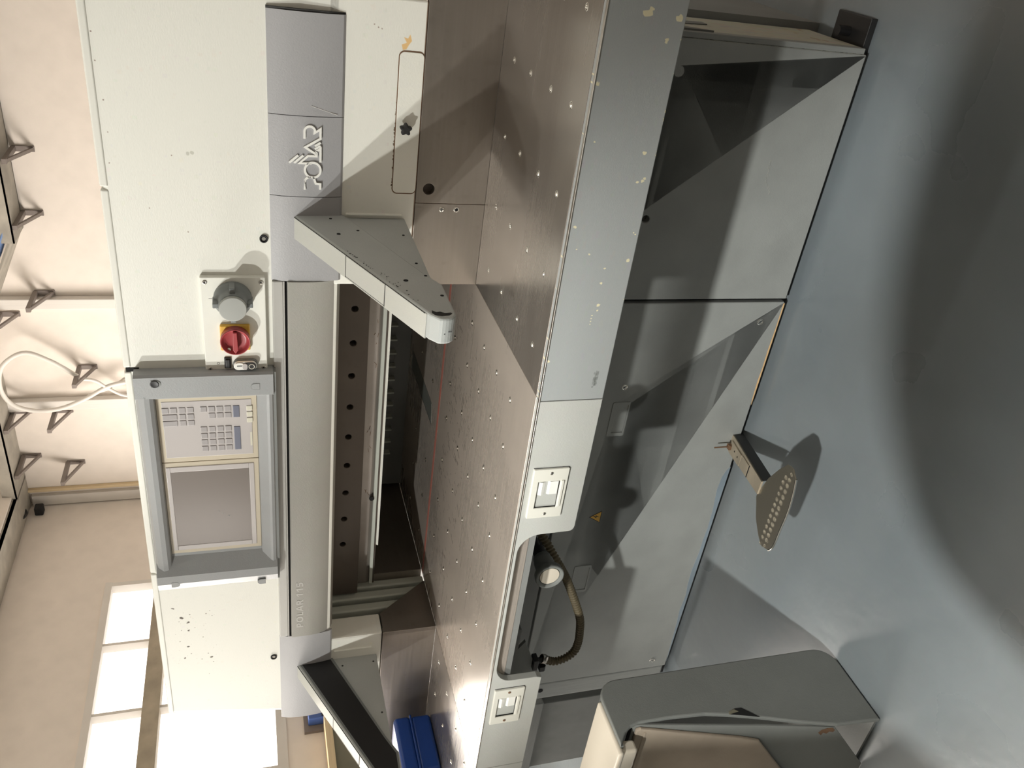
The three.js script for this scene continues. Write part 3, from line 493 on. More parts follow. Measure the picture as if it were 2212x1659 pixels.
// --- apron under the table edge
{
  const cutout = () => { const p = [[-0.322, 0.77]]; for (let i = 1; i <= 4; i++) { const a = i / 4 * Math.PI / 2; p.push([-0.322 - 0.014 * Math.sin(a), 0.77 + 0.012 * (1 - Math.cos(a)) + 0.0]); } p.push([-0.338, 0.845]); for (let i = 1; i <= 8; i++) { const a = i / 8 * Math.PI / 2; p.push([-0.338 - 0.05 * (1 - Math.cos(a)), 0.845 + 0.0455 * Math.sin(a)]); } p.push([-0.75, 0.8895]); for (let i = 1; i <= 8; i++) { const a = i / 8 * Math.PI / 2; p.push([-0.75 - 0.0525 * Math.sin(a), 0.8465 + 0.043 * Math.cos(a)]); } p.push([-0.8035, 0.782], [-0.808, 0.77]); return p; };
  const chips = canvasTex(2048, 256, (c, w, h) => {
    const X = (x) => x / 1.1 * w, Y = (y) => h - (y - 0.77) / 0.13 * h, S = w / 1.1;
    c.fillStyle = css(0.345, 0.365, 0.365); c.fillRect(0, 0, w, h);
    for (let i = 0; i < 900; i++) { c.fillStyle = `rgba(${rr(120, 200) | 0},${rr(130, 205) | 0},${rr(130, 205) | 0},0.05)`; c.fillRect(rnd() * w, rnd() * h, rr(4, 26), rr(3, 12)); }
    const chip = (x, y, r, k = 1) => { c.fillStyle = css(0.72, 0.67, 0.46); c.beginPath(); for (let i = 0; i <= 10; i++) { const a = i / 10 * 6.283, q = r * rr(0.55, 1.15); c[i ? 'lineTo' : 'moveTo'](X(x) + q * k * S * Math.cos(a), Y(y) + q * S * Math.sin(a)); } c.fill(); };
    for (const [x, y, r] of [[0.686, 0.834, 0.009], [0.692, 0.829, 0.005], [0.684, 0.781, 0.007], [0.651, 0.794, 0.0045], [0.648, 0.795, 0.003], [0.58, 0.894, 0.005], [0.492, 0.882, 0.0022], [0.478, 0.792, 0.0045], [0.436, 0.782, 0.0035], [0.432, 0.785, 0.0035], [0.43, 0.794, 0.0032], [0.349, 0.89, 0.0036], [0.309, 0.88, 0.0018], [0.3, 0.855, 0.003], [0.29, 0.78, 0.0045], [0.274, 0.821, 0.0025], [0.246, 0.822, 0.0032], [0.203, 0.819, 0.0045], [0.192, 0.819, 0.0026], [0.182, 0.8275, 0.002], [0.176, 0.828, 0.002], [0.17, 0.828, 0.002], [0.164, 0.828, 0.0017], [0.088, 0.896, 0.005], [0.341, 0.781, 0.002], [0.338, 0.777, 0.002]]) chip(x, y, r, 0.8);
    for (let i = 0; i < 22; i++) chip(rr(0, 0.9), rnd() < 0.5 ? 0.771 : 0.8995, rr(0.0008, 0.002));
    c.fillStyle = 'rgba(70,72,70,0.25)'; for (let i = 0; i < 20; i++) { c.beginPath(); c.ellipse(X(0.045) + rr(-30, 30), Y(0.795) + rr(-10, 10), rr(2, 12), rr(2, 5), 0, 0, 7); c.fill(); }
  });
  const chipped = mat([1, 1, 1], 0.5, 0, { map: chips, bumpMap: grainBump, bumpScale: 0.0001 });
  P('apron', uvFace(extXY([[0.0008, 0.77], [1.1, 0.77], [1.1, 0.8996], [0.0008, 0.8996]], 0.492, 0.51, 0.0015), 0, 1.1, 0.77, 0.9), chipped, 'blue-grey apron with cream paint chips');
  P('apron', extXY([[-0.0008, 0.8996], [-0.0008, 0.77], ...cutout(), [-1.1412, 0.77], [-1.1412, 0.8996]].reverse(), 0.492, 0.51, 0.0012), M.apronLight, 'pale apron with arched cut-out');
  P('apron', extXY([[-1.1424, 0.77], [-1.1424, 0.8996], [-2.2, 0.8996], [-2.2, 0.77]], 0.492, 0.51, 0.0015), M.apronLight);
  P('apron', box(1.1006, 1.7, 0.77, 0.8996, 0.492, 0.51, 0.0015), M.apronLight);
  P('apron_edge', box(-2.2, 1.7, 0.897, 0.9004, 0.503, 0.5105, 0.001), M.screw, 'bright worn table edge');
  for (const cx of [-0.223, -0.8915]) {
    const q = cx < -0.5 ? -0.001 : 0;
    const hole = new THREE.Path(); hole.moveTo(cx - 0.037, 0.826); hole.lineTo(cx - 0.037, 0.8735); hole.lineTo(cx + 0.032, 0.8735); hole.lineTo(cx + 0.032, 0.826); hole.closePath();
    const t = P('trigger_switch', extXY(roundRect(cx - 0.063, cx + 0.063, 0.811 + q, 0.8865 + q, 0.002), 0.508, 0.5155, 0.0012, [hole]), M.plateWhite, cx < -0.5 ? 'left cut trigger in the apron' : 'right cut trigger in the apron');
    sub(t, 'recess', merge(box(cx - 0.037, cx + 0.032, 0.826, 0.8735, 0.4895, 0.491), box(cx - 0.0385, cx - 0.037, 0.826, 0.8735, 0.4895, 0.513), box(cx + 0.032, cx + 0.0335, 0.826, 0.8735, 0.4895, 0.513), box(cx - 0.037, cx + 0.032, 0.8245, 0.826, 0.4895, 0.513), box(cx - 0.037, cx + 0.032, 0.8735, 0.875, 0.4895, 0.513)), M.greenWhite);
    sub(t, 'rocker', merge(extZY([[0.492, 0.8275], [0.5125, 0.8285], [0.513, 0.846], [0.509, 0.852], [0.5125, 0.8575], [0.515, 0.8635], [0.5125, 0.8695], [0.505, 0.8715], [0.492, 0.8715]], cx - 0.004, cx + 0.029, 0.0008)), M.white);
    sub(t, 'lip', box(cx - 0.034, cx + 0.034, 0.8185, 0.8245, 0.515, 0.5185, 0.0012), M.plateWhite);
    for (const s of [-0.0525, 0.0525]) screwHead(t, cx + s, 0.8485, 0.5155, 0.0038, cx < -0.5 ? M.rust : M.screw);
    sub(t, 'gap', merge(box(cx + 0.063, cx + 0.0642, 0.811 + q, 0.8865 + q, 0.5095, 0.5106), box(cx - 0.063, cx + 0.063, 0.8098 + q, 0.811 + q, 0.5095, 0.5106)), M.dark);
  }
}
// --- base cabinet under the table
{
  P('machine_body', merge(box(-1.61, 0.585, 0.03, 0.86, -0.78, -0.02)), M.darkBody, 'grey inner body under the table');
  P('table_support', merge(box(-2.2, 1.7, 0.845, 0.86, 0.0, 0.49)), M.darkBody);
  P('plinth', box(-1.6, 0.59, 0, 0.035, -0.75, -0.03), M.rubber, 'black plinth below the panels');  // near-black, filling the gap below the base panels
  const hHole = (x0, x1, y0, y1) => { const p = new THREE.Path(); p.moveTo(x0, y0); p.lineTo(x0, y1); p.lineTo(x1, y1); p.lineTo(x1, y0); p.closePath(); return p; };
  const pr = P('cabinet_panel', extXY(roundRect(-0.0445, 0.585, 0.024, 0.8, 0.002), -0.02, 0, 0.003, [circle(0.515, 0.493, 0.0095), circle(0.172, 0.494, 0.0095)]), M.panelGrey, 'right grey base panel');
  sub(pr, 'panel_flange', box(0.5855, 0.598, 0.03, 0.8, -0.03, -0.002, 0.002), M.panelGrey);
  for (let i = 0; i < 12; i++) sub(pr, 'pale_scuff', bar([0.33 - i * 0.007, 0.196 + rr(-0.004, 0.004) - (i > 6 ? (i - 6) * 0.004 : 0), 0.0002], [0.33 - i * 0.007 - 0.008, 0.196 + rr(-0.004, 0.004) - (i > 6 ? (i - 6) * 0.004 : 0), 0.0002], 0.0024, 0.0003), M.armLight);
  const sideTex = canvasTex(512, 1024, (c, w, h) => { c.fillStyle = css(0.5, 0.5, 0.43); c.fillRect(0, 0, w, h); for (let i = 0; i < 700; i++) { c.fillStyle = `rgba(${rr(110, 230) | 0},${rr(105, 225) | 0},${rr(90, 200) | 0},0.09)`; c.fillRect(rnd() * w, rnd() * h, rr(3, 40), rr(3, 60)); } for (let i = 0; i < 160; i++) { c.fillStyle = css(0.1, 0.085, 0.06); c.beginPath(); c.arc(w * 0.985 + rr(-5, 7), rnd() * h, rr(1, 7), 0, 7); c.fill(); } for (let i = 0; i < 14; i++) { c.fillStyle = `rgba(150,100,60,0.35)`; c.beginPath(); c.ellipse(rnd() * w, h * 0.9 + rr(-40, 60), rr(4, 26), rr(3, 12), 0, 0, 7); c.fill(); } });
  const side = box(0.585, 0.5975, 0.03, 0.84, -0.24, -0.004); { const p = side.attributes.position, uv = side.attributes.uv; for (let i = 0; i < p.count; i++) { uv.setXY(i, (p.getZ(i) + 0.24) / 0.236, (p.getY(i) - 0.03) / 0.81); } }
  P('frame_side', side, mat([1, 1, 1], 0.55, 0, { map: sideTex }), 'pale scuffed side of the frame');
  P('frame_bracket', merge(extZY([[-0.02, 0.505], [-0.02, 0.42], [-0.06, 0.505]], 0.598, 0.602), extZY([[-0.1, 0.5], [-0.14, 0.5], [-0.16, 0.38], [-0.13, 0.38]], 0.598, 0.6)), M.unitGrey);
  P('rear_side_panel', merge(box(0.58, 0.615, 0.0, 0.86, -0.78, -0.245)), M.darkBody);
  P('machine_foot', merge(box(0.575, 0.66, 0.0, 0.018, -0.16, -0.03, 0.002), rod(0.62, 0, -0.1, 0.012, 0.05, 'y', 10)), M.black);
  const h1 = [-0.4725, -0.358, 0.4165, 0.4695], h2 = [-1.089, -0.972, 0.416, 0.4735];
  const ins = (h) => hHole(h[0] + 0.012, h[1] - 0.01, h[2] + 0.005, h[3] - 0.013);
  const pl = P('cabinet_door', extXY(roundRect(-1.522, -0.0545, 0.024, 0.572, 0.002), -0.02, 0, 0.003, [ins(h1), ins(h2)]), M.panelGrey, 'left grey base door with flush handles');
  for (const h of [h1, h2]) {
    sub(pl, 'flush_handle', extXY(roundRect(h[0], h[1], h[2], h[3], 0.005), -0.001, 0.0022, 0.0008, [ins(h)]), M.panelGrey);
    const [x0, x1, y0, y1] = [h[0] + 0.012, h[1] - 0.01, h[2] + 0.005, h[3] - 0.013];
    sub(pl, 'handle_recess', merge(extZY([[-0.001, y0], [-0.022, y1 - 0.004], [-0.022, y1], [-0.024, y1], [-0.024, y0 - 0.002], [-0.001, y0 - 0.002]], x0, x1), box(x0 - 0.002, x0, y0, y1, -0.024, 0), box(x1, x1 + 0.002, y0, y1, -0.024, 0), box(x0, x1, y1, y1 + 0.002, -0.024, 0)), M.unitPanel);  // warm pocket colour stands for pinkish light on the inner faces
  }
  slotted(pl, -0.309, 0.446, 0, 0.0085, 2.2); slotted(pl, -0.114, 0.083, 0, 0.0095, 2.4); slotted(pl, -1.483, 0.084, 0, 0.0105, 1.2);
  sub(pl, 'warning_label', extXY([[-0.772, 0.4625], [-0.7505, 0.4245], [-0.7965, 0.4245]], 0, 0.0006), M.black, 'yellow triangular voltage label');
  sub(pl, 'warning_face', extXY([[-0.772, 0.459], [-0.7535, 0.4262], [-0.7932, 0.4262]], 0.0004, 0.0009), M.yellow);
  sub(pl, 'warning_bolt', extXY([[-0.769, 0.45], [-0.7775, 0.4385], [-0.7715, 0.4395], [-0.7745, 0.4285], [-0.7655, 0.4425], [-0.7715, 0.4415], [-0.767, 0.4495]], 0.0008, 0.0012), M.black);
  sub(pl, 'paint_smear', extXY([[-0.617, 0.024], [-0.63, 0.034], [-0.655, 0.043], [-0.705, 0.046], [-0.79, 0.037], [-0.862, 0.034], [-0.91, 0.037], [-0.97, 0.036], [-1.05, 0.042], [-1.12, 0.039], [-1.166, 0.033], [-1.24, 0.038], [-1.3, 0.033], [-1.37, 0.03], [-1.433, 0.027], [-1.5, 0.024]], -0.0005, 0.0009), M.bluePaint, 'blue floor paint smeared along the edge');
  sub(pl, 'rust_edge', extXY([[-0.058, 0.0235], [-0.058, 0.0275], [-0.14, 0.0265], [-0.21, 0.0285], [-0.26, 0.027], [-0.31, 0.029], [-0.37, 0.0265], [-0.39, 0.0235]], -0.0005, 0.0006), M.rustPale);
  P('end_post', box(-1.614, -1.524, 0.024, 0.86, -0.04, -0.004, 0.012), M.panelGrey);
  sub(cutter.children[cutter.children.length - 1], 'post_hole', rod(-1.564, 0.495, -0.0035, 0.0095, 0.0008, 'z', 14), M.hole);
  P('panel_gap', box(-0.0545, -0.0445, 0.024, 0.8, -0.03, -0.018), M.hole);
  P('under_table_plate', merge(box(-1.3, -0.3, 0.585, 0.86, -0.02, 0.01), box(-1.08, -0.9, 0.74, 0.8, 0.2, 0.28)), M.darkBody);
  P('under_table_bracket', extXY([[-0.988, 0.707], [-1.148, 0.642], [-1.16, 0.66], [-1.12, 0.775], [-1.09, 0.778]], 0.24, 0.25, 0.001), M.unitGrey, 'three-cornered grey bracket plate');
  P('under_table_rail', merge(box(-1.01, -0.878, 0.755, 0.79, 0.246, 0.262, 0.001)), M.panelGrey);
  P('side_leg', merge(box(-2.1, -1.72, 0, 0.46, -0.3, -0.06, 0.004), box(-2.15, -1.66, 0.46, 0.5, -0.35, -0.02, 0.004)), M.darkBody);
}
// --- push knob, hose
{
  const x = -0.588, y = 0.7465;
  const k = P('push_knob', lathe([[0.0, 0.378], [0.0255, 0.378], [0.0262, 0.392], [0.0272, 0.3945], [0.0325, 0.3985], [0.0355, 0.3975], [0.0362, 0.394], [0.0345, 0.38], [0.031, 0.376], [0.026, 0.374], [0.0245, 0.345], [0.0225, 0.343], [0.022, 0.33], [0, 0.33]], x, y, 0, 'z', 40), M.unitGrey, 'grey push knob under the table');
  sub(k, 'knob_face', rod(x, y, 0.378, 0.0248, 0.0155, 'z', 36), M.creamTop);
  sub(k, 'knob_rod', merge(rod(x, y, 0.0, 0.009, 0.31, 'z', 16), rod(x, y, 0.3, 0.0165, 0.03, 'z', 20)), M.black);
  P('cable_port', rod(-0.842, 0.605, 0.0098, 0.022, 0.0012, 'z', 24), M.hole);
  const pts = [[-0.5, 0.8, 0.1], [-0.56, 0.755, 0.17], [-0.63, 0.7, 0.21], [-0.693, 0.66, 0.25], [-0.756, 0.625, 0.25], [-0.852, 0.582, 0.25], [-0.926, 0.554, 0.25], [-0.975, 0.546, 0.25], [-1.02, 0.5425, 0.25], [-1.06, 0.5495, 0.25], [-1.084, 0.575, 0.25], [-1.09, 0.605, 0.25], [-1.074, 0.64, 0.25]];
  const curve = new THREE.CatmullRomCurve3(pts.map((p) => new THREE.Vector3(...p))), n = 420, seg = 12, g = new THREE.TubeGeometry(curve, n, 1, seg);
  { const p = g.attributes.position, c = new THREE.Vector3(), v = new THREE.Vector3(); const L = curve.getLength(); for (let i = 0; i <= n; i++) { curve.getPointAt(i / n, c); const r = 0.0108 + 0.0017 * Math.sin(i / n * L / 0.0098 * Math.PI * 2); for (let j = 0; j <= seg; j++) { const q = i * (seg + 1) + j; v.set(p.getX(q), p.getY(q), p.getZ(q)).sub(c).setLength(r).add(c); p.setXYZ(q, v.x, v.y, v.z); } } g.computeVertexNormals(); }
  const h = P('suction_hose', clean(g), M.hose, 'brown corrugated hose looping below the table');
  sub(h, 'hose_clamp', merge(lathe([[0.0125, 0], [0.0138, 0.001], [0.0138, 0.012], [0.0125, 0.013]], 0, 0, 0, 'y', 20).rotateZ(-0.35).translate(-1.074, 0.635, 0.25), rod(-1.064, 0.637, 0.262, 0.004, 0.016, 'x', 10)), M.screw);
  sub(h, 'hose_fitting', merge(rod(-1.076, 0.645, 0.25, 0.009, 0.03, 'y', 14), box(-1.1, -1.06, 0.66, 0.675, 0.235, 0.265, 0.002), rod(-1.122, 0.634, 0.25, 0.005, 0.02, 'x', 10), box(-1.116, -1.098, 0.636, 0.65, 0.24, 0.26)), M.black);
}
// --- foot pedal
{
  const out = [[-0.2841, 0.4074], [-0.2805, 0.4195], [-0.2812, 0.4309], [-0.2968, 0.4496], [-0.3329, 0.4571], [-0.383, 0.4626], [-0.441, 0.4604], [-0.5009, 0.4582], [-0.515, 0.4539], [-0.5247, 0.4471], [-0.5347, 0.4216], [-0.5214, 0.3984], [-0.4889, 0.3677], [-0.4535, 0.35], [-0.4363, 0.3405], [-0.3953, 0.3506], [-0.3633, 0.3605], [-0.3165, 0.3852]];
  const cups = []; for (let i = 0; i < 14; i++) { const t = i / 13; cups.push([-0.296 - t * 0.2275, 0.432, 0.0058 - (i === 0 || i === 13 ? 0.0012 : 0)]); if (i < 13) cups.push([-0.3155 - (i / 12) * 0.2125, 0.415 + (i === 0 ? 0.003 : 0), 0.0053]); }
  const h = 0.19, plate = extXZ(out, h - 0.0036, h, 0.0008, cups.map(([x, z, r]) => circle(x, z, r)));
  const pd = P('foot_pedal', plate, M.pedal, 'worn metal foot pedal with two rows of dimples');
  sub(pd, 'rolled_edge', tube(out.slice(3, 10).map(([x, z]) => [x, h - 0.0018, z]), 0.003, 60, 8), M.chrome);
  for (const [x, z, r] of cups) sub(pd, 'dimple', lathe([[r + 0.0012, 0.0004], [r + 0.0004, 0.0009], [r * 0.9, -0.001], [r * 0.6, -0.004], [0, -0.0052]], x, h - 0.0002, z, 'y', 14), M.pedal);
  // the lever: s runs from the base (0) to the plate (1), w across it
  const at = (s, w, up) => [(-0.534 + 0.103 * s) + w * (0.055 - 0.014 * s), 0.073 + 0.115 * s + up, 0.05 + 0.28 * s];
  const slab = (s0, s1, w0, w1, up, th) => { const g = new THREE.BoxGeometry(1, 1, 1), p = g.attributes.position; for (let i = 0; i < p.count; i++) { const s = p.getZ(i) > 0 ? s1 : s0, w = p.getX(i) > 0 ? w1 : w0; p.setXYZ(i, ...at(s, w, p.getY(i) > 0 ? up : up - th)); } return uvm(g); };
  sub(pd, 'pedal_arm', slab(-0.2, 1.06, 0, 1, 0, 0.006), M.pedalArm, 'beige pedal arm');
  sub(pd, 'arm_side', slab(-0.2, 1.04, 0.95, 1.0, -0.003, 0.034), M.dark);
  sub(pd, 'arm_step', merge(slab(-0.1, 0.34, 0.06, 0.8, 0.0045, 0.005), slab(0.36, 0.62, 0.08, 0.84, 0.003, 0.004)), M.pedalArm);
  for (const [q, w] of [[0.1, 0.5], [0.24, 0.44]]) { const [x, y, z] = at(q, w, 0.0045); sub(pd, 'arm_hole', rod(x, y, z, 0.003, 0.0006, 'y', 10), M.hole); }
  sub(pd, 'arm_groove', merge(slab(0.342, 0.36, 0.02, 0.8, 0.0012, 0.002), slab(0.625, 0.642, 0.02, 0.84, 0.0012, 0.002)), M.hole);
  sub(pd, 'pedal_spring', merge(rod(-0.515, 0.075, 0.03, 0.0022, 0.05, 'y', 8), box(-0.523, -0.508, 0.068, 0.08, 0.022, 0.038, 0.001)), M.rust);
}

// ================================================================ things round the machine
{ // grey unit in front of the left side table
  const t = thing('sheet_metal_unit', 'low rounded grey sheet metal unit with cream top standing in front of the machine', 'cabinet', [-0.96, 0, 0.68]);
  const XW = -1.16, back = (z0, y0, y1, r) => { const p = []; for (let i = 0; i <= 8; i++) { const a = Math.PI / 2 + i / 8 * Math.PI / 2; p.push([z0 + r + r * Math.cos(a), y1 - r + r * Math.sin(a)]); } for (let i = 0; i <= 8; i++) { const a = Math.PI + i / 8 * Math.PI / 2; p.push([z0 + r + r * Math.cos(a), y0 + r + r * Math.sin(a)]); } return p; };
  const end = [[0.744, 0.662], ...back(0.574, 0.004, 0.662, 0.052), [0.796, 0.004], [0.794, 0.03], [0.789, 0.12], [0.765, 0.21], [0.735, 0.304], [0.716, 0.374], [0.703, 0.43], [0.697, 0.52], [0.697, 0.6], [0.703, 0.622], [0.716, 0.64]];
  const outer = back(0.576, 0.006, 0.66, 0.05), inn = back(0.584, 0.013, 0.652, 0.043);
  part(t, 'shell', merge(extZY(end, -0.782, -0.77, 0.0035), extZY([[0.74, 0.66], ...outer, [0.793, 0.006], [0.793, 0.013], ...inn.reverse(), [0.74, 0.652]], XW, -0.781)), M.unitGrey, 'grey rounded end shell');
  part(t, 'top', box(XW, -0.784, 0.6555, 0.668, 0.616, 0.758, 0.006), M.creamTop, 'glossy cream top');
  part(t, 'top_rail', box(XW, -0.79, 0.618, 0.664, 0.72, 0.752, 0.008), M.creamTop);
  const tilt = (g) => remap(g, (x, y, d) => [x, y, 0.8102 - 0.1837 * y + d], false);
  part(t, 'front_panel', tilt(ext([[XW, 0.612], [-0.776, 0.612], [-0.778, 0.3], [-0.783, 0.122], [-0.925, 0.004], [XW, 0.004]], 0.006, 0.0012).translate(0, 0, -0.006)), M.unitGrey);
  part(t, 'inset_panel', tilt(ext([[XW, 0.606], [-0.784, 0.606], [-0.779, 0.596], [-0.812, 0.35], [-0.823, 0.302], [-0.927, 0.219], [XW, 0.05]], 0.009, 0.003)), M.unitPanel, 'beige worn inset panel');
  part(t, 'inset_bead', tilt(ext([[XW, 0.588], [-0.79, 0.588], [-0.79, 0.583], [XW, 0.583]], 0.011, 0.001)), M.unitPanel);
  part(t, 'panel_slit', tilt(ext([[XW, 0.618], [-0.776, 0.618], [-0.776, 0.6125], [XW, 0.6125]], 0.003, 0).translate(0, 0, -0.004)), M.hole);
  part(t, 'grip_hole', extZY([[0.7155, 0.373], [0.7085, 0.368], [0.7035, 0.352], [0.7045, 0.335], [0.7355, 0.303], [0.7258, 0.335]], -0.771, -0.7694, 0), M.hole);
  part(t, 'grip_edge', extZY([[0.7165, 0.373], [0.7095, 0.372], [0.7055, 0.356], [0.713, 0.347]], -0.771, -0.7692, 0), M.olive);
  part(t, 'rust_stain', tilt(ext([[-0.784, 0.128], [-0.786, 0.14], [-0.792, 0.152], [-0.803, 0.158], [-0.812, 0.149], [-0.802, 0.146], [-0.806, 0.137], [-0.798, 0.132], [-0.8, 0.122], [-0.792, 0.12]], 0.0008, 0).translate(0, 0, 0.0001)), M.rust);
}
{ // blue case on the left side table
  const t = thing('plastic_case', 'blue plastic case lying on the left side table under the black-sided arm', 'case', [-1.8, 0.9, 0.14]);
  part(t, 'lower_shell', box(-2.1, -1.522, 0.9006, 0.965, 0.046, 0.246, 0.012), M.bluePlastic);
  part(t, 'lid', box(-2.1, -1.521, 0.966, 1.021, 0.043, 0.2465, 0.014), M.bluePlastic);
  part(t, 'lid_rib', merge(box(-2.1, -1.5195, 0.962, 0.969, 0.042, 0.2475, 0.003)), M.bluePlastic);
  part(t, 'latch', merge(box(-1.58, -1.545, 0.945, 0.985, 0.246, 0.2515, 0.002)), M.bluePlastic);
}
{ // blue meter box, counter on the left wall
  const b = thing('meter_box', 'small blue box on a grey mounting board on the left wall', 'box', [XL, 1.06, -1.66]);
  part(b, 'board', box(XL, XL + 0.02, 1.035, 1.19, -1.735, -1.575), M.bracket);
  part(b, 'case', box(XL + 0.02, XL + 0.09, 1.05, 1.165, -1.7, -1.615, 0.008), mat([0.06, 0.12, 0.36], 0.4));
  part(b, 'handle', box(XL + 0.09, XL + 0.1, 1.07, 1.085, -1.66, -1.625, 0.003), M.black);
  const w = thing('counter', 'olive counter with a pale wooden top against the left wall below the window', 'counter', [XL + 0.06, 0, -0.9]);
  part(w, 'counter_top', box(XL + 0.004, XL + 0.13, 1.03, 1.075, -1.6, -0.1, 0.004), M.wood);
  part(w, 'counter_front', box(XL + 0.01, XL + 0.1, 0, 1.03, -1.59, -0.11), M.olive);
}
// brackets, trays, cables on the back wall
{
  const shape = (t, x, y, h, d) => { part(t, 'wall_plate', box(x - 0.018, x + 0.018, y - h, y, ZB, ZB + 0.012, 0.002), M.bracket); part(t, 'support_arm', box(x - 0.016, x + 0.016, y - 0.022, y + 0.006, ZB + 0.01, ZB + d, 0.002), M.bracket); part(t, 'brace', bar([x, y - h + 0.012, ZB + 0.012], [x, y - 0.014, ZB + d - 0.02], 0.02, 0.016), M.bracket); };
  const spots = [[-0.984, 2.782, 'steel wall bracket under the concrete-grey tray, nearest the top edge of the photo'], [-1.401, 2.792, 'steel wall bracket at the bent end of the grey tray beside the blue cables'], [-1.97, 2.805, 'steel wall bracket over the first pilaster on the back wall'], [-2.566, 2.612, 'low steel wall bracket carrying the loop of white cables'], [-2.131, 3.04, 'high steel wall bracket cut by the photo edge beside the first pilaster'], [-2.928, 3.088, 'high steel wall bracket above the second pilaster'], [-2.935, 2.818, 'pale-lit steel wall bracket beside the second pilaster, in the lower row'], [-3.33, 3.085, 'high steel wall bracket next to the wooden batten, in the upper row'], [-3.413, 2.797, 'pale-lit steel wall bracket next to the wooden batten, in the lower row']];
  spots.forEach(([x, y, label]) => { const t = thing('wall_bracket', label, 'bracket', [x, y - 0.12, ZB], 'steel brackets on the back wall'); shape(t, x, y, 0.125, 0.27); });
  const tr = thing('cable_tray', 'grey cable tray running along the back wall and bending at the blue cables', 'tray', [-1.0, 2.77, -3.8]);
  part(tr, 'tray_run', merge(box(-1.5, 1.5, 2.797, 2.806, -3.99, -3.72), box(-1.5, 1.5, 2.797, 2.87, -3.73, -3.72), box(-1.5, 1.5, 2.797, 2.87, -3.99, -3.98)), M.tray);
  part(tr, 'tray_bend', merge(bar([-1.46, 2.805, -3.86], [-2.05, 3.05, -3.7], 0.24, 0.012)), M.tray);
  for (let i = 0; i < 4; i++) { const c = thing('blue_cable', ['blue data cable at the bend of the grey tray, lowest of the bundle', 'blue data cable at the bend of the grey tray, second from below', 'blue data cable at the bend of the grey tray, third from below', 'blue data cable at the bend of the grey tray, topmost of the bundle'][i], 'cable', [-1.5, 2.83, -3.75], 'blue data cables in the bent tray'); part(c, 'sheath', tube([[-0.6, 2.815, -3.8 + i * 0.02], [-1.3, 2.82, -3.8 + i * 0.02], [-1.56, 2.885 + i * 0.008, -3.75 + i * 0.015], [-1.75, 2.99 + i * 0.01, -3.7 + i * 0.012], [-2.05, 3.11, -3.66]], 0.007, 40, 6), M.cableBlue); }
  const tr2 = thing('cable_tray', 'upper brown-grey cable tray under the roof near the wooden batten', 'tray', [-3.1, 3.1, -3.8]);
  part(tr2, 'tray_run', merge(box(-3.52, -2.55, 3.096, 3.106, -3.99, -3.7), box(-3.52, -2.55, 3.096, 3.19, -3.71, -3.7)), M.tray);
  part(tr2, 'tray_bend', merge(box(XL + 0.02, -3.5, 3.096, 3.12, -3.99, -1.2), box(-3.51, -3.5, 3.096, 3.2, -3.99, -1.2)), M.tray);
  const loops = [
    ['thick white cable forming the big loop below the low bracket', 0.016, [[-2.56, 2.6, -3.86], [-2.42, 2.76, -3.85], [-2.35, 2.9, -3.84], [-2.44, 3.04, -3.83], [-2.62, 3.085, -3.83], [-2.76, 3.04, -3.84], [-2.83, 2.92, -3.85], [-2.83, 2.75, -3.86], [-2.75, 2.56, -3.87], [-2.66, 2.4, -3.88], [-2.64, 2.2, -3.9], [-2.7, 1.7, -3.93]]],
    ['white cable crossing the loop from the bracket to the second pilaster', 0.012, [[-2.57, 2.62, -3.84], [-2.6, 2.5, -3.86], [-2.68, 2.42, -3.88], [-2.76, 2.32, -3.9], [-2.79, 2.1, -3.93], [-2.8, 1.7, -3.95]]],
    ['thin white cable curving outside the loop towards the machine', 0.008, [[-2.75, 2.56, -3.9], [-2.7, 2.42, -3.9], [-2.62, 2.3, -3.92], [-2.52, 2.15, -3.95], [-2.5, 1.7, -3.96]]]];
  for (const [label, r, pts] of loops) { const c = thing('white_cable', label, 'cable', pts[0]); part(c, 'sheath', tube(pts, r, 90, 8), M.cable); }
  const bat = thing('wooden_batten', 'thin wooden batten standing upright against the back wall', 'batten', [-3.65, 1, ZB]);
  part(bat, 'strip', box(-3.665, -3.64, 1.0, 3.2, ZB, ZB + 0.03, 0.003), M.wood);
  const tc = thing('trunking', 'wide white cable trunking running down the back wall beside the corner', 'trunking', [-3.74, 1, ZB]);
  part(tc, 'trunk', box(-3.79, -3.7, 1.0, 3.08, ZB, ZB + 0.035, 0.003), M.trim);
  const cam = thing('junction_box', 'small black box high on the left wall near the corner', 'box', [XL, 3.0, -3.86]);
  part(cam, 'case', box(XL, XL + 0.07, 2.99, 3.05, -3.92, -3.85, 0.01), M.rubber);
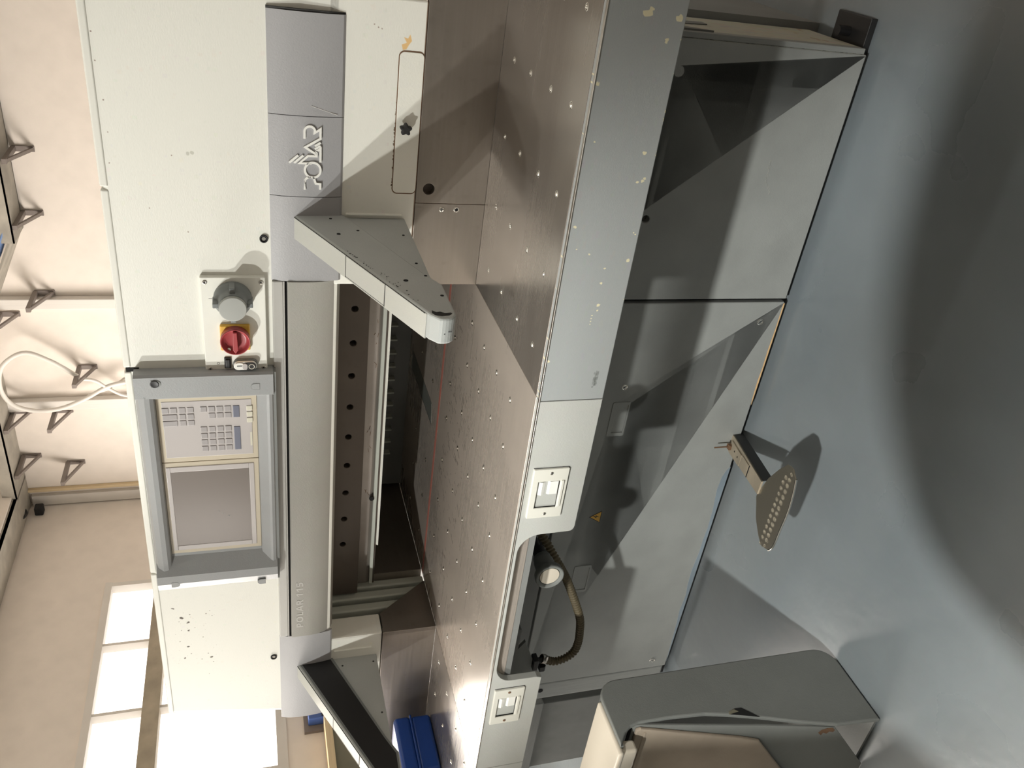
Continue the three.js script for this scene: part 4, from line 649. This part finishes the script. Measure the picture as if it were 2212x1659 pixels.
  const lp = thing('black_cable', 'short black cable loop hanging from the tray in the corner', 'cable', [XL + 0.06, 3.15, -3.8]);
  part(lp, 'sheath', tube([[XL + 0.1, 3.19, -3.86], [XL + 0.09, 3.12, -3.85], [XL + 0.08, 3.085, -3.8], [XL + 0.08, 3.1, -3.74], [XL + 0.09, 3.17, -3.7]], 0.009, 40, 8), M.rubber);
}
{ // unseen blockers added behind the camera, shaped to shade the floor and base panels
  const t = thing('light_blocker', 'tall grey cupboard with a rounded top, unseen, added to shade the floor', 'blocker', [0.27, 0, 2.05]);
  const o = [[0.74, 0.06], [0.74, 1.97]]; for (let i = 0; i <= 10; i++) { const a = Math.PI / 2 + i / 10 * Math.PI / 2; o.push([0.44 + 0.5 * Math.cos(a), 1.5 + 0.47 * Math.sin(a)]); } o.push([-0.1, 1.3], [-0.12, 0.06]);
  part(t, 'carcass', extXY(o, 1.9, 2.2, 0.01), M.unitGrey);
  part(t, 'door', extXY([[-0.08, 0.1], [0.7, 0.1], [0.7, 1.5], [-0.06, 1.3]], 1.885, 1.9, 0.003), M.unitGrey);
  part(t, 'door_handle', box(-0.03, -0.015, 0.9, 1.05, 1.868, 1.886, 0.004), M.rubber);
  part(t, 'plinth', box(-0.1, 0.72, 0, 0.06, 1.92, 2.18), M.rubber);
  const u = thing('light_blocker', 'long square grey cupboard added to stop one spotlight, beside the round-topped cupboard', 'blocker', [-1.25, 0, 2.05]);  // unseen, added to keep one spotlight off the panels and floor
  part(u, 'carcass', box(-2.2, -0.3, 0.06, 2.0, 1.9, 2.2, 0.01), M.unitGrey);
  for (const x of [-2.19, -1.24]) { part(u, 'door', box(x, x + 0.93, 0.1, 1.96, 1.884, 1.9, 0.003), M.unitGrey); part(u, 'door_handle', box(x + 0.85, x + 0.865, 0.95, 1.1, 1.866, 1.885, 0.004), M.rubber); }
  part(u, 'plinth', box(-2.18, -0.32, 0, 0.06, 1.92, 2.18), M.rubber);
}

scene.traverse((o) => { if (o.isMesh || o.isLight) { o.castShadow = true; } if (o.isMesh) o.receiveShadow = true; });
renderer.render(scene, camera);
